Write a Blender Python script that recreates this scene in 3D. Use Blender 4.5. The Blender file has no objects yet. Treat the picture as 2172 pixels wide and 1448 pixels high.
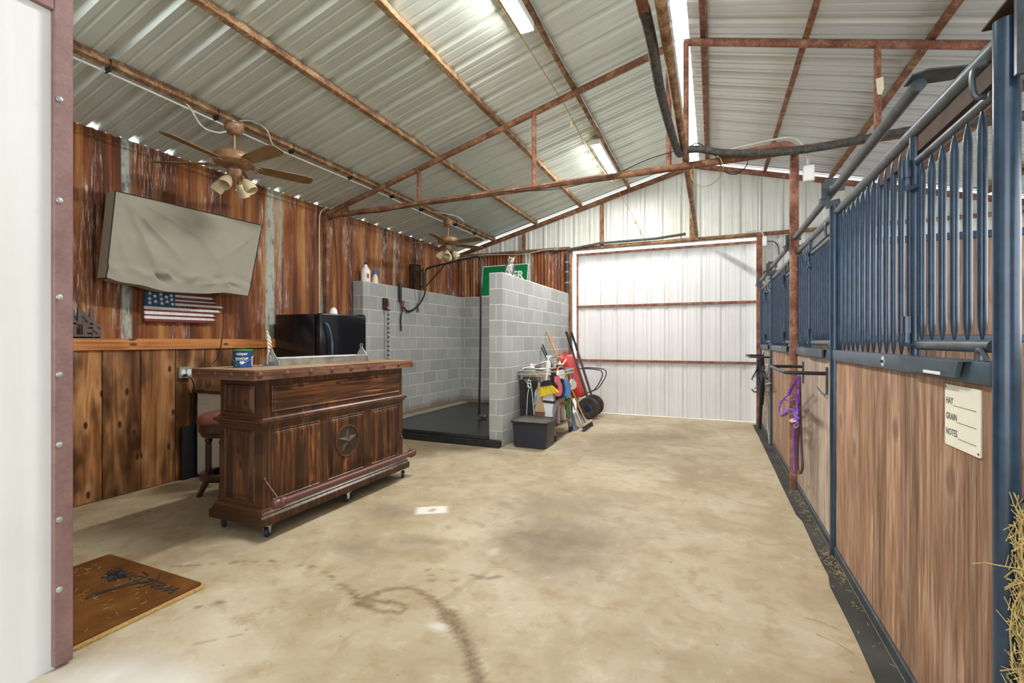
import bpy, bmesh, math, random
from mathutils import Vector, Matrix, noise
PI = math.pi
rnd = random.Random(7)
SC = bpy.context.scene
COL = SC.collection
V = Vector

# ------------------------------------------------------------------ camera model
F, U0, V0, H = 990.0, 1086.0, 722.0, 1.361
TH = math.atan(426 / 990.0); SN, CS = math.sin(TH), math.cos(TH)
def ray(u, v):
    a = (u - U0) / F; b = (V0 - v) / F
    return (a * CS - SN, a * SN + CS, b)
def on_x(u, v, X):
    r = ray(u, v); t = X / r[0]; return V((X, r[1] * t, H + r[2] * t))
def on_y(u, v, Y):
    r = ray(u, v); t = Y / r[1]; return V((r[0] * t, Y, H + r[2] * t))
def on_z(u, v, Z):
    r = ray(u, v); t = (Z - H) / r[2]; return V((r[0] * t, r[1] * t, Z))

cam = bpy.data.cameras.new('camera'); co = bpy.data.objects.new('camera', cam); COL.objects.link(co)
co.location = (0, 0, H); co.rotation_euler = (PI / 2, 0, TH)
cam.sensor_width = 36; cam.lens = 36 * F / 2172; cam.shift_y = (V0 - 724) / 2172.0
cam.clip_start = 0.05
SC.camera = co

# ------------------------------------------------------------------ mesh builder
class MB:
    def __init__(s): s.v = []; s.f = []; s.m = []; s.mi = 0
    def add(s, vs, fs):
        n = len(s.v); s.v += [tuple(p) for p in vs]
        for f in fs: s.f.append(tuple(i + n for i in f)); s.m.append(s.mi)
        return s
    def frombm(s, bm):
        bm.verts.ensure_lookup_table(); bm.verts.index_update()
        s.add([v.co for v in bm.verts], [[v.index for v in f.verts] for f in bm.faces]); bm.free(); return s
    def box(s, x0, x1, y0, y1, z0, z1, bev=0, rot=None, seg=1):
        c = V(((x0 + x1) / 2, (y0 + y1) / 2, (z0 + z1) / 2))
        bm = bmesh.new(); bmesh.ops.create_cube(bm, size=1)
        for v in bm.verts: v.co = V((v.co.x * abs(x1 - x0), v.co.y * abs(y1 - y0), v.co.z * abs(z1 - z0)))
        if bev: bmesh.ops.bevel(bm, geom=bm.edges[:], offset=bev, segments=seg, affect='EDGES', profile=.5)
        for v in bm.verts: v.co = (rot @ v.co if rot else v.co) + c
        return s.frombm(bm)
    def beam(s, a, b, w, h, bev=0, up=V((0, 0, 1))):     # rectangular bar from a to b
        a = V(a); b = V(b); d = (b - a); L = d.length; d.normalize()
        x = d.cross(up)
        if x.length < 1e-4: x = V((1, 0, 0))
        x.normalize(); z = x.cross(d)
        R = Matrix((x, d, z)).transposed(); c = (a + b) / 2
        return s.box(c.x - w / 2, c.x + w / 2, c.y - L / 2, c.y + L / 2, c.z - h / 2, c.z + h / 2, bev, R)
    def tube(s, pts, r, seg=10, closed=False, caps=True):
        pts = [V(p) for p in pts]; n = len(pts)
        rs = r if isinstance(r, (list, tuple)) else [r] * n
        T = []
        for i in range(n):
            if closed: t = pts[(i + 1) % n] - pts[i - 1]
            else: t = pts[min(i + 1, n - 1)] - pts[max(i - 1, 0)]
            T.append(t.normalized() if t.length > 1e-9 else V((0, 0, 1)))
        up = V((0, 0, 1)) if abs(T[0].z) < .9 else V((1, 0, 0))
        nx = T[0].cross(up).normalized(); vs = []
        for i in range(n):
            nx = (nx - T[i] * nx.dot(T[i]))
            nx = nx.normalized() if nx.length > 1e-6 else T[i].orthogonal().normalized()
            ny = T[i].cross(nx)
            for k in range(seg):
                a = 2 * PI * k / seg
                vs.append(pts[i] + (nx * math.cos(a) + ny * math.sin(a)) * rs[i])
        fs = []
        for i in range(n if closed else n - 1):
            j = (i + 1) % n
            for k in range(seg):
                l = (k + 1) % seg
                fs.append((i * seg + k, j * seg + k, j * seg + l, i * seg + l))
        if caps and not closed:
            fs.append(tuple(range(seg))[::1]); fs.append(tuple((n - 1) * seg + k for k in range(seg))[::-1])
        return s.add(vs, fs)
    def lathe(s, c, prof, seg=24, rot=None, sx=1, sy=1):
        c = V(c); vs = []; n = len(prof)
        for (r, z) in prof:
            for k in range(seg):
                a = 2 * PI * k / seg; p = V((r * math.cos(a) * sx, r * math.sin(a) * sy, z))
                vs.append((rot @ p if rot else p) + c)
        fs = []
        for i in range(n - 1):
            for k in range(seg):
                l = (k + 1) % seg; fs.append((i * seg + k, i * seg + l, (i + 1) * seg + l, (i + 1) * seg + k))
        if prof[0][0] > 1e-6: fs.append(tuple(range(seg))[::-1])
        if prof[-1][0] > 1e-6: fs.append(tuple((n - 1) * seg + k for k in range(seg)))
        return s.add(vs, fs)
    def ball(s, c, r, seg=16, rings=10, rot=None):
        rx, ry, rz = r if isinstance(r, (tuple, list)) else (r, r, r)
        c = V(c); prof = []; vs = []; fs = []
        for i in range(rings + 1):
            t = PI * i / rings
            for k in range(seg):
                a = 2 * PI * k / seg
                p = V((rx * math.sin(t) * math.cos(a), ry * math.sin(t) * math.sin(a), -rz * math.cos(t)))
                vs.append((rot @ p if rot else p) + c)
        for i in range(rings):
            for k in range(seg):
                l = (k + 1) % seg; fs.append((i * seg + k, i * seg + l, (i + 1) * seg + l, (i + 1) * seg + k))
        return s.add(vs, fs)
    def prism(s, poly, off):
        poly = [V(p) for p in poly]; off = V(off); n = len(poly)
        nrm = V((0, 0, 0))
        for i in range(n): nrm += poly[i].cross(poly[(i + 1) % n])
        if nrm.dot(off) < 0: poly = poly[::-1]
        vs = poly + [p + off for p in poly]
        fs = [tuple(range(n))[::-1], tuple(range(n, 2 * n))]
        for i in range(n): j = (i + 1) % n; fs.append((i, j, n + j, n + i))
        return s.add(vs, fs)
    def grid(s, fn, nu, nv):
        vs = [fn(i / nu, j / nv) for j in range(nv + 1) for i in range(nu + 1)]
        fs = [(j * (nu + 1) + i, j * (nu + 1) + i + 1, (j + 1) * (nu + 1) + i + 1, (j + 1) * (nu + 1) + i) for j in range(nv) for i in range(nu)]
        return s.add(vs, fs)
    def text(s, body, size, mat, depth=.004, off=0, align='CENTER', sx=1, shear=0):
        cu = bpy.data.curves.new('t', 'FONT'); cu.body = body; cu.size = size; cu.extrude = depth / 2
        cu.offset = off; cu.align_x = align; cu.resolution_u = 3; cu.shear = shear
        o = bpy.data.objects.new('t', cu); COL.objects.link(o)
        bpy.context.view_layer.update()
        me = bpy.data.meshes.new_from_object(o)
        s.add([mat @ V((v.co.x * sx, v.co.y, v.co.z)) for v in me.vertices], [tuple(p.vertices) for p in me.polygons])
        bpy.data.objects.remove(o); bpy.data.curves.remove(cu); bpy.data.meshes.remove(me); return s
    def build(s, name, mat, parent=None, ang=35, recalc=True):
        org = ORG.get(parent.name, V((0, 0, 0))) if parent else V((0, 0, 0))
        me = bpy.data.meshes.new(name)
        me.from_pydata([V(v) - org for v in s.v], [], s.f)
        for m in (mat if isinstance(mat, (list, tuple)) else [mat]): me.materials.append(m)
        me.polygons.foreach_set('material_index', s.m)
        if recalc:
            bm = bmesh.new(); bm.from_mesh(me); bmesh.ops.recalc_face_normals(bm, faces=bm.faces[:]); bm.to_mesh(me); bm.free()
        me.polygons.foreach_set('use_smooth', [True] * len(me.polygons))
        me.update()
        me.set_sharp_from_angle(angle=math.radians(ang))
        o = bpy.data.objects.new(name, me); COL.objects.link(o)
        if parent: o.parent = parent; ORG[o.name] = org
        return o
ORG = {}
def thing(name, label, cat, loc=(0, 0, 0), group=None, rz=0, local=False):
    o = bpy.data.objects.new(name, None); COL.objects.link(o); o.empty_display_size = .05
    o.location = loc; o.rotation_euler = (0, 0, rz); o['label'] = label; o['category'] = cat
    if group: o['group'] = group
    ORG[o.name] = V((0, 0, 0)) if local else V(loc)
    return o
def solo(mb, name, mat, label, cat, loc=None, group=None, kind=None, ang=35, recalc=True):     # thing that is one mesh
    if loc is not None: mb.v = [tuple(V(p) - V(loc)) for p in mb.v]
    o = mb.build(name, mat, None, ang, recalc)
    if loc is not None: o.location = loc
    o['label'] = label; o['category'] = cat
    if group: o['group'] = group
    if kind: o['kind'] = kind
    return o
def struct(mb, name, mat, label, cat, ang=35, recalc=True, parent=None):
    o = mb.build(name, mat, parent, ang, recalc)
    if not parent: o['kind'] = 'structure'; o['label'] = label; o['category'] = cat
    return o
def dup(root, loc, label, rz=None):
    r = root.copy(); COL.objects.link(r); r.location = loc; r['label'] = label
    if rz is not None: r.rotation_euler = (0, 0, rz)
    for ch in list(root.children):
        c = ch.copy(); COL.objects.link(c); c.parent = r
        for g in list(ch.children):
            d = g.copy(); COL.objects.link(d); d.parent = c
    return r

def bez(pts, n=8):                       # catmull-rom through points
    P = [V(p) for p in pts]; P = [P[0] * 2 - P[1]] + P + [P[-1] * 2 - P[-2]]; out = []
    for i in range(1, len(P) - 2):
        for k in range(n):
            t = k / n; a, b, c, d = P[i - 1], P[i], P[i + 1], P[i + 2]
            out.append(.5 * ((2 * b) + (c - a) * t + (2 * a - 5 * b + 4 * c - d) * t * t + (3 * b - a - 3 * c + d) * t ** 3))
    out.append(P[-2]); return out

# ------------------------------------------------------------------ materials
class N:
    def __init__(s, name):
        s.mat = bpy.data.materials.new(name); s.mat.use_nodes = True
        s.t = s.mat.node_tree; s.b = s.t.nodes['Principled BSDF']
        s.tc = None
    def n(s, ty, **k):
        nd = s.t.nodes.new(ty)
        for a, b in k.items():
            if a.startswith('i_'):
                key = a[2:]; key = int(key) if key.isdigit() else key.replace('_', ' ')
                s.set(nd.inputs[key], b)
            else: setattr(nd, a, b)
        return nd
    def set(s, inp, val):
        if hasattr(val, 'links') or isinstance(val, bpy.types.NodeSocket): s.t.links.new(val, inp)
        else: inp.default_value = val
    def co(s, scale=(1, 1, 1), loc=(0, 0, 0), world=False):
        if not s.tc: s.tc = s.n('ShaderNodeTexCoord')
        src = s.n('ShaderNodeNewGeometry').outputs['Position'] if world else s.tc.outputs['Object']
        m = s.n('ShaderNodeMapping'); m.inputs['Scale'].default_value = scale; m.inputs['Location'].default_value = loc
        s.t.links.new(src, m.inputs['Vector']); return m.outputs['Vector']
    def noise(s, vec, scale=5, detail=4, rough=.55, dist=0):
        nd = s.n('ShaderNodeTexNoise'); s.set(nd.inputs['Vector'], vec); nd.inputs['Scale'].default_value = scale
        nd.inputs['Detail'].default_value = detail; nd.inputs['Roughness'].default_value = rough; nd.inputs['Distortion'].default_value = dist
        return nd.outputs['Fac']
    def ramp(s, fac, stops, interp='LINEAR'):
        nd = s.n('ShaderNodeValToRGB'); s.set(nd.inputs[0], fac); cr = nd.color_ramp; cr.interpolation = interp
        while len(cr.elements) < len(stops): cr.elements.new(.5)
        for e, (p, c) in zip(cr.elements, stops):
            e.position = p; e.color = (c, c, c, 1) if isinstance(c, (int, float)) else (*c, 1)
        return nd.outputs['Color']
    def mix(s, fac, a, b, mode='MIX'):
        nd = s.n('ShaderNodeMix', data_type='RGBA', blend_type=mode)
        s.set(nd.inputs[0], fac)
        for i, x in ((6, a), (7, b)): s.set(nd.inputs[i], (*x, 1) if isinstance(x, tuple) and len(x) == 3 else x)
        return nd.outputs[2]
    def math(s, op, a, b=0, c=0):
        nd = s.n('ShaderNodeMath', operation=op)
        s.set(nd.inputs[0], a); s.set(nd.inputs[1], b)
        if op in ('MULTIPLY_ADD',): s.set(nd.inputs[2], c)
        return nd.outputs[0]
    def bump(s, h, strength=.3, dist=.01):
        nd = s.n('ShaderNodeBump'); s.set(nd.inputs['Height'], h); nd.inputs['Strength'].default_value = strength; nd.inputs['Distance'].default_value = dist
        s.t.links.new(nd.outputs[0], s.b.inputs['Normal'])
    def out(s, col=None, rough=None, metal=None, spec=None):
        for k, v in (('Base Color', col), ('Roughness', rough), ('Metallic', metal), ('Specular IOR Level', spec)):
            if v is not None: s.set(s.b.inputs[k], (*v, 1) if isinstance(v, tuple) and len(v) == 3 else v)
        return s.mat

def plain(name, col, rough=.5, metal=0, spec=.5, var=.12, scale=8, bump=0):
    m = N(name); f = m.noise(m.co(), scale, 4)
    c = m.ramp(f, [(.3, tuple(x * (1 - var) for x in col)), (.7, tuple(min(1, x * (1 + var)) for x in col))])
    if bump: m.bump(m.noise(m.co(), scale * 12, 3), bump, .002)
    return m.out(c, rough, metal, spec)

def rust_steel(name, a, b, c, rough=.8):
    m = N(name); f = m.noise(m.co((1, 1, 1), world=True), 9, 6, .65); g = m.noise(m.co((1, 1, 1), world=True), 60, 4, .6)
    col = m.ramp(m.math('ADD', m.math('MULTIPLY', f, .65), m.math('MULTIPLY', g, .35)), [(.36, a), (.5, b), (.62, c)])
    m.bump(g, .35, .004); return m.out(col, rough, .15)

def corr_rust(name, axis):
    m = N(name); ax = (lambda h, v, w=0: (w, h, v)) if axis == 'y' else (lambda h, v, w=0: (h, w, v))
    fine = m.noise(m.co(ax(38, 1.6), world=True), 1, 5, .7, .3)
    mid = m.noise(m.co(ax(7, .5), (3, 3, 3), world=True), 1, 3, .5)
    band = m.noise(m.co(ax(2.6, .08), (9, 1, 0), world=True), 1, 1, .4)
    base = m.ramp(mid, [(.30, (.075, .028, .014)), (.45, (.16, .05, .018)), (.55, (.27, .095, .03)), (.70, (.42, .21, .065))])
    base = m.mix(m.ramp(fine, [(.3, .6), (.46, 0)]), base, (.06, .024, .014))
    # white flaked streaks
    sp = m.noise(m.co(ax(95, 4.0), (2, 8, 5), world=True), 1, 6, .72)
    patch = m.noise(m.co(ax(4.2, .8), (5, 2, 7), world=True), 1, 3, .6)
    wf = m.math('MULTIPLY', m.ramp(sp, [(.53, 0), (.60, 1)]), m.ramp(patch, [(.47, 0), (.60, .95)]))
    base = m.mix(wf, base, (.66, .60, .57))
    # broad pale galvanised strips
    gs = m.math('MULTIPLY', m.ramp(band, [(.64, 0), (.655, 1)]), m.ramp(m.noise(m.co(ax(30, 6), world=True), 1, 4, .7), [(.36, .2), (.5, 1)]))
    base = m.mix(gs, base, (.42, .46, .40))
    m.bump(fine, .25, .003)
    return m.out(base, .72, .0, .3)

def ribbed(name, col, dirt, rough=.42, amt=1.0, st_=(14, 14, .7), seam=None):
    m = N(name); f = m.noise(m.co((1, 1, 1), world=True), 1.6, 5, .6)
    st = m.noise(m.co(st_, world=True), 1, 4, .6)
    c = m.mix(m.ramp(m.math('MULTIPLY', f, st), [(.20, 0), (.42, .55 * amt)]), (*col,), (*dirt,))
    if seam is not None:      # thin darker line along each rib
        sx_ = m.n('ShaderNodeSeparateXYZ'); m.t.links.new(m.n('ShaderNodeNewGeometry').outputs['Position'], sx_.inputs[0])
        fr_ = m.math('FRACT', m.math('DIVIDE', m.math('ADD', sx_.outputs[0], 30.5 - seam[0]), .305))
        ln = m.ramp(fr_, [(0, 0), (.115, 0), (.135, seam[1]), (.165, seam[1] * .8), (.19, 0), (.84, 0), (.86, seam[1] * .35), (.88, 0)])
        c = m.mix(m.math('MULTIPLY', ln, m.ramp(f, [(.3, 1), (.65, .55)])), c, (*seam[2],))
    return m.out(c, rough, 0, .5)

def wood(name, dark, mid, light, grain='z', across='y', w=.15, off=0, knots=.6, rough=.5, fine=1.0, stripe=.5, blotch=.0, kd_=(2.4, 5.2)):
    m = N(name); pos = m.n('ShaderNodeNewGeometry').outputs['Position']
    sep = m.n('ShaderNodeSeparateXYZ'); m.t.links.new(pos, sep.inputs[0])
    G = {'x': 0, 'y': 1, 'z': 2}
    gs = sep.outputs[G[grain]]; acs = sep.outputs[G[across]]
    idx = m.math('FLOOR', m.math('DIVIDE', m.math('ADD', acs, off), w))
    wn = m.n('ShaderNodeTexWhiteNoise', noise_dimensions='1D'); m.set(wn.inputs['W'], idx)
    comb = m.n('ShaderNodeCombineXYZ')
    m.set(comb.inputs[0], m.math('ADD', gs, m.math('MULTIPLY', wn.outputs['Value'], 13.0)))
    m.set(comb.inputs[1], m.math('ADD', acs, 0)); m.set(comb.inputs[2], m.math('MULTIPLY', idx, 3.7))
    def mp(sc):
        q = m.n('ShaderNodeMapping'); m.t.links.new(comb.outputs[0], q.inputs[0]); q.inputs['Scale'].default_value = sc; return q.outputs[0]
    vor = m.n('ShaderNodeTexVoronoi', feature='F1', voronoi_dimensions='2D'); m.set(vor.inputs['Vector'], mp((kd_[0], kd_[1], 1))); vor.inputs['Scale'].default_value = 1
    kd = vor.outputs['Distance']
    kn = m.ramp(kd, [(.05, 1), (.10, 0)])
    halo = m.ramp(kd, [(.08, 1), (.30, 0)])
    g1 = m.noise(mp((1.3 * fine, 22 * fine, 1)), 1, 4, .6, 1.2)
    g2 = m.noise(mp((3 * fine, 95 * fine, 1)), 1, 3, .6)
    wv = m.math('ADD', g1, m.math('MULTIPLY', halo, .16 * knots))
    col = m.ramp(wv, [(.34, dark), (.5, mid), (.64, light)])
    col = m.mix(m.ramp(g2, [(.35, .5 * stripe), (.6, 0)]), col, dark)
    # board to board tone
    tone = m.ramp(wn.outputs['Value'], [(0, .72), (1, 1.2)])
    col = m.mix(1, col, tone, 'MULTIPLY')
    if blotch:
        bl = m.noise(mp((1.6, 3.5, 1)), 1, 3, .55)
        col = m.mix(m.ramp(bl, [(.42, blotch), (.58, 0)]), col, tuple(x * .35 for x in dark))
    col = m.mix(m.math('MULTIPLY', kn, knots), col, tuple(x * .45 for x in dark))
    m.bump(g2, .18, .002)
    return m.out(col, rough, 0, .4)

def blockmat():
    m = N('concrete_block'); pos = m.n('ShaderNodeNewGeometry').outputs['Position']
    sep = m.n('ShaderNodeSeparateXYZ'); m.t.links.new(pos, sep.inputs[0])
    comb = m.n('ShaderNodeCombineXYZ')
    m.set(comb.inputs[0], m.math('ADD', m.math('ADD', sep.outputs[0], sep.outputs[1]), 20.09)); m.set(comb.inputs[1], m.math('ADD', sep.outputs[2], .004))
    br = m.n('ShaderNodeTexBrick'); m.set(br.inputs['Vector'], comb.outputs[0])
    br.offset = .5; br.squash = 1
    for k, v in (('Scale', 1), ('Mortar Size', .006), ('Mortar Smooth', .35), ('Brick Width', .4064), ('Row Height', .2032), ('Bias', 0)): br.inputs[k].default_value = v
    br.inputs['Color1'].default_value = (.33, .335, .325, 1); br.inputs['Color2'].default_value = (.42, .425, .42, 1); br.inputs['Mortar'].default_value = (.68, .68, .66, 1)
    n1 = m.noise(m.co(world=True), 90, 3, .7); n2 = m.noise(m.co(world=True), 2.2, 4, .6)
    c = m.mix(m.ramp(n1, [(.35, .18), (.6, 0)]), br.outputs['Color'], (.2, .2, .19))
    c = m.mix(m.ramp(n2, [(.4, .25), (.6, 0)]), c, (.26, .26, .22))
    low = m.math('MULTIPLY', m.ramp(m.math('ADD', sep.outputs[2], m.math('MULTIPLY', n2, .25)), [(.30, .75), (.42, 0)]), m.ramp(m.math('ADD', sep.outputs[0], 4.0), [(.9, 1), (1.3, 0)]))
    c = m.mix(low, c, (.16, .11, .055))
    h = m.math('ADD', m.math('MULTIPLY', br.outputs['Fac'], -.8), m.math('MULTIPLY', n1, .25))
    m.bump(h, .6, .006)
    return m.out(c, .92, 0, .2)

def floormat():
    m = N('concrete_floor'); at = m.n('ShaderNodeVertexColor'); at.layer_name = 'marks'
    sp = m.n('ShaderNodeSeparateColor'); m.t.links.new(at.outputs['Color'], sp.inputs[0])
    a = m.noise(m.co(world=True), 1.1, 5, .62, .4); b = m.noise(m.co(world=True), 6, 6, .7, .3); d = m.noise(m.co(world=True), 45, 4, .7)
    c = m.ramp(a, [(.3, (.30, .23, .135)), (.5, (.415, .34, .222)), (.68, (.52, .455, .335))])
    c = m.mix(m.ramp(b, [(.32, .65), (.49, 0)]), c, (.31, .21, .105))
    c = m.mix(m.ramp(b, [(.56, 0), (.72, .4)]), c, (.66, .59, .46))
    c = m.mix(m.ramp(d, [(.3, .3), (.45, 0)]), c, (.34, .25, .15))
    sk = m.noise(m.co((1, 1, 1), (4, 4, 0), world=True), 20, 2, .5)
    c = m.mix(m.ramp(sk, [(.735, 0), (.76, .7)]), c, (.2, .14, .08))
    # long hairline scratches and swirls left on the slab
    wv = m.noise(m.co((3.2, 3.2, 1), (7, 1, 0), world=True), 1, 3, .5, 1.2)
    hair = m.ramp(m.math('ABSOLUTE', m.math('SUBTRACT', wv, .5)), [(.0, .22), (.005, 0)])
    c = m.mix(hair, c, (.36, .26, .15))
    rg = m.math('MULTIPLY', sp.outputs[0], m.ramp(b, [(.3, 1), (.7, .75)]))
    c = m.mix(rg, c, (.165, .122, .08))
    wt = m.math('MULTIPLY', sp.outputs[1], m.ramp(m.noise(m.co(world=True), 24, 4, .7), [(.35, .55), (.6, 1)]))
    c = m.mix(wt, c, (.165, .105, .05))
    c = m.mix(sp.outputs[2], c, (.80, .79, .76))
    m.bump(d, .06, .002)
    return m.out(c, m.ramp(a, [(.3, .55), (.7, .72)]), 0, .4)

RUST = rust_steel('rusted_steel', (.09, .035, .018), (.20, .085, .045), (.36, .20, .10))
RUSTD = rust_steel('dusty_rusted_steel', (.10, .045, .02), (.23, .12, .055), (.44, .30, .16))
RUSTR = rust_steel('rust_red_steel', (.13, .045, .028), (.24, .10, .065), (.40, .22, .14))
MAUVE = rust_steel('mauve_trim_metal', (.19, .105, .10), (.235, .135, .13), (.27, .16, .15), .5)
CORRY = corr_rust('corrugated_rust_side', 'y'); CORRX = corr_rust('corrugated_rust_back', 'x')
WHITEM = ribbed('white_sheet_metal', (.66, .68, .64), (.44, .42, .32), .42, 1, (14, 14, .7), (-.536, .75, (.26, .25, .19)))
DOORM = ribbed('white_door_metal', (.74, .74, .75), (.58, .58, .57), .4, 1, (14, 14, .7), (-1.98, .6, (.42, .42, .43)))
NEARM = ribbed('white_wall_metal', (.74, .76, .755), (.66, .66, .63), .5)
ROOFM = ribbed('roof_sheet_metal', (.60, .65, .595), (.44, .48, .43), .33, .6, (.5, 9, .5))
ROOFM.node_tree.nodes['Principled BSDF'].inputs['Metallic'].default_value = .25
ROOFR = ribbed('roof_sheet_metal_bright', (.64, .66, .65), (.46, .48, .46), .33, .6, (.5, 9, .5))
ROOFR.node_tree.nodes['Principled BSDF'].inputs['Metallic'].default_value = .25
FLOORM = floormat(); BLOCK = blockmat()
PINE = wood('knotty_pine_boards', (.10, .036, .012), (.31, .130, .042), (.52, .26, .105), 'z', 'y', .295, -2.274 + .295 * 20, 1.0, .42, .45, .35, .85)
RAILW = wood('orange_pine_rail', (.20, .065, .018), (.42, .155, .042), (.52, .22, .072), 'y', 'z', .5, 0, .9, .4, .7, .3)
STALLW = wood('weathered_stall_boards', (.20, .10, .055), (.40, .225, .135), (.56, .38, .27), 'z', 'y', .177, 10, .55, .6, 1.6, .9, .25, (1.6, 2.2))
STALLG = wood('greyed_stall_boards', (.28, .20, .15), (.46, .36, .28), (.60, .51, .43), 'z', 'y', .177, 10, .4, .65, 1.6, .8, .2, (1.6, 2.2))
DIVW = wood('divider_boards', (.22, .11, .065), (.38, .22, .14), (.50, .33, .23), 'z', 'x', .131, 10, .25, .6, 1.3, .7)
BARV = wood('bar_panel_wood', (.022, .008, .004), (.085, .028, .011), (.30, .105, .030), 'z', 'y', .085, 10, .7, .38, .9, .6, .5)
BARH = wood('bar_rail_wood', (.028, .010, .005), (.12, .042, .015), (.34, .125, .040), 'y', 'z', .4, .2, .8, .38, 1.0, .6, .5)
BARX = wood('bar_side_wood', (.028, .011, .006), (.080, .030, .013), (.19, .075, .026), 'z', 'x', .12, 10, .8, .4, .9, .6, .4)
BARF = wood('bar_frame_wood', (.030, .011, .006), (.085, .032, .013), (.16, .062, .024), 'z', 'y', .3, 10, .3, .32, 1.2, .6, .3)
SLABW = wood('bar_top_wood', (.16, .09, .05), (.27, .17, .10), (.40, .28, .18), 'y', 'z', .6, .2, .5, .45, 1.0, .5, .2)
STAR = plain('carved_dark_wood', (.035, .018, .011), .35, 0, .5, .3, 30)
COPPER = plain('bronze_painted_metal', (.13, .055, .045), .38, .3, .5, .15, 20)
BLUE = plain('slate_blue_powdercoat', (.022, .048, .090), .22, .2, .7, .3, 14, .03)
BLUED = plain('dusty_slate_powdercoat', (.070, .085, .10), .36, .25, .5, .35, 18, .05)
BLUER = plain('steel_blue_rail', (.065, .10, .135), .45, .2, .5, .2, 10)
BLACKP = plain('black_plastic', (.012, .013, .018), .4)
BLACKR = plain('black_rubber', (.020, .020, .020), .7, 0, .3, .4, 12, .1)
RUBMAT = plain('dusty_rubber_mat', (.05, .048, .043), .8, 0, .25, .5, 2.2, .2)
WASHTOP = plain('wet_rubber_floor', (.022, .024, .022), .3, 0, .5, .4, 2.0, .05)
GLOSSB = plain('gloss_black_enamel', (.006, .007, .010), .18, 0, .6, .1)
COVER = N('taupe_cover_cloth'); COVER.bump(COVER.noise(COVER.co(), 300, 2), .1, .001)
COVER = COVER.out(COVER.ramp(COVER.noise(COVER.co(), 3, 4), [(.3, (.32, .295, .24)), (.7, (.35, .32, .265))]), .85, 0, .25)
WHITEP = plain('white_plastic', (.80, .80, .78), .4, 0, .5, .05)
CREAM = plain('cream_plastic', (.74, .68, .52), .45, 0, .5, .08)
IVORY = plain('ivory_board', (.80, .78, .66), .45, 0, .4, .03)
GREYM = plain('galvanised_metal', (.42, .45, .45), .35, .7, .5, .35, 9)
CHROME = plain('dull_chrome', (.6, .6, .58), .25, .9, .5, .1)
FANM = plain('tan_fan_metal', (.30, .17, .085), .4, .2, .5, .35, 25)
FANB = plain('tan_fan_blade', (.20, .115, .045), .45, 0, .4, .2, 12)
SHADE = plain('frosted_amber_glass', (.66, .56, .36), .35, 0, .5, .1)
LEATHER = plain('red_brown_leather', (.17, .06, .04), .45, 0, .5, .3, 20)
DKWOOD = plain('dark_mahogany', (.055, .02, .013), .3, 0, .5, .3, 15)
WOODH = plain('ash_handle_wood', (.50, .25, .09), .5, 0, .4, .2, 20)
TAN = plain('tan_bristle_wood', (.44, .31, .18), .7)
RED = plain('red_plastic_tray', (.50, .035, .03), .4, 0, .5, .15, 4)
GREEN = plain('road_sign_green', (.0, .19, .055), .4, 0, .5, .06)
PURPLE = plain('purple_rope', (.22, .075, .52), .6, 0, .4, .25, 60)
YELLOW = plain('yellow_bristles', (.74, .57, .05), .7, 0, .3, .3, 90)
YROPE = plain('yellow_rope', (.42, .27, .09), .7)
BLUEP = plain('bright_blue_plastic', (.0, .20, .65), .35)
NAVY = plain('navy_plastic', (.010, .018, .055), .3)
CANB = plain('paint_can_blue', (.008, .07, .25), .22, .2, .6)
GREENP = plain('green_plastic', (.02, .34, .06), .4)
ORANGE = plain('orange_plastic', (.75, .16, .03), .4)
PINK = plain('pink_rubber', (.75, .15, .22), .5)
LILAC = plain('lilac_plastic', (.60, .48, .62), .4)
COIR = N('brown_coir'); COIR.bump(COIR.noise(COIR.co(), 160, 3, .7), .8, .008)
_f = COIR.noise(COIR.co(), 120, 4, .75); COIR = COIR.out(COIR.mix(COIR.ramp(_f, [(.62, 0), (.72, .8)]), COIR.ramp(COIR.noise(COIR.co(), 6, 4), [(.3, (.10, .036, .009)), (.7, (.19, .078, .020))]), (.52, .33, .13)), .95, 0, .1)
COIRL = plain('pale_coir_edge', (.42, .27, .10), .95, 0, .1, .25, 80)
INK = plain('black_paint', (.012, .010, .009), .7)
SIGNINK = plain('dark_sign_ink', (.03, .03, .03), .5)
WHITEINK = plain('white_letter_paint', (.82, .83, .80), .5, 0, .4, .03)
FLAGB = plain('flag_blue_paint', (.010, .075, .16), .55, 0, .4, .3, 30)
FLAGR = plain('flag_maroon_paint', (.16, .028, .040), .55, 0, .4, .35, 30)
FLAGW = plain('flag_white_paint', (.74, .70, .66), .55, 0, .4, .12, 30)
LETM = plain('brown_grey_letters', (.105, .085, .085), .5, .1)
STRAW = plain('straw', (.52, .40, .17), .9, 0, .2, .35, 30)
HAYD = plain('dark_hay', (.22, .17, .07), .95, 0, .1, .6, 40)
DIRT = plain('stall_bedding', (.23, .17, .10), .95, 0, .1, .3, 6, .3)
GRASS = plain('outside_ground', (.30, .28, .20), .95, 0, .1, .3, 1)
HOSE = plain('dusty_black_hose', (.065, .062, .055), .75, 0, .3, .5, 30)
CABLE = plain('white_conduit', (.55, .54, .50), .45, .1)
GREYROPE = plain('grey_rope', (.40, .38, .33), .8, 0, .2, .2, 40)
CABW = plain('white_cabinet_paint', (.60, .57, .52), .5, 0, .4, .05)
SHADOWW = plain('old_dark_wood', (.045, .022, .012), .7, 0, .3, .4, 12)
BRONZE = plain('corroded_hose_fitting', (.32, .12, .06), .5, .4)
LAMP = N('tube_diffuser'); LAMP.b.inputs['Emission Color'].default_value = (1, .985, .95, 1); LAMP.b.inputs['Emission Strength'].default_value = 170; LAMP = LAMP.out((.9, .9, .9), .5)

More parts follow.
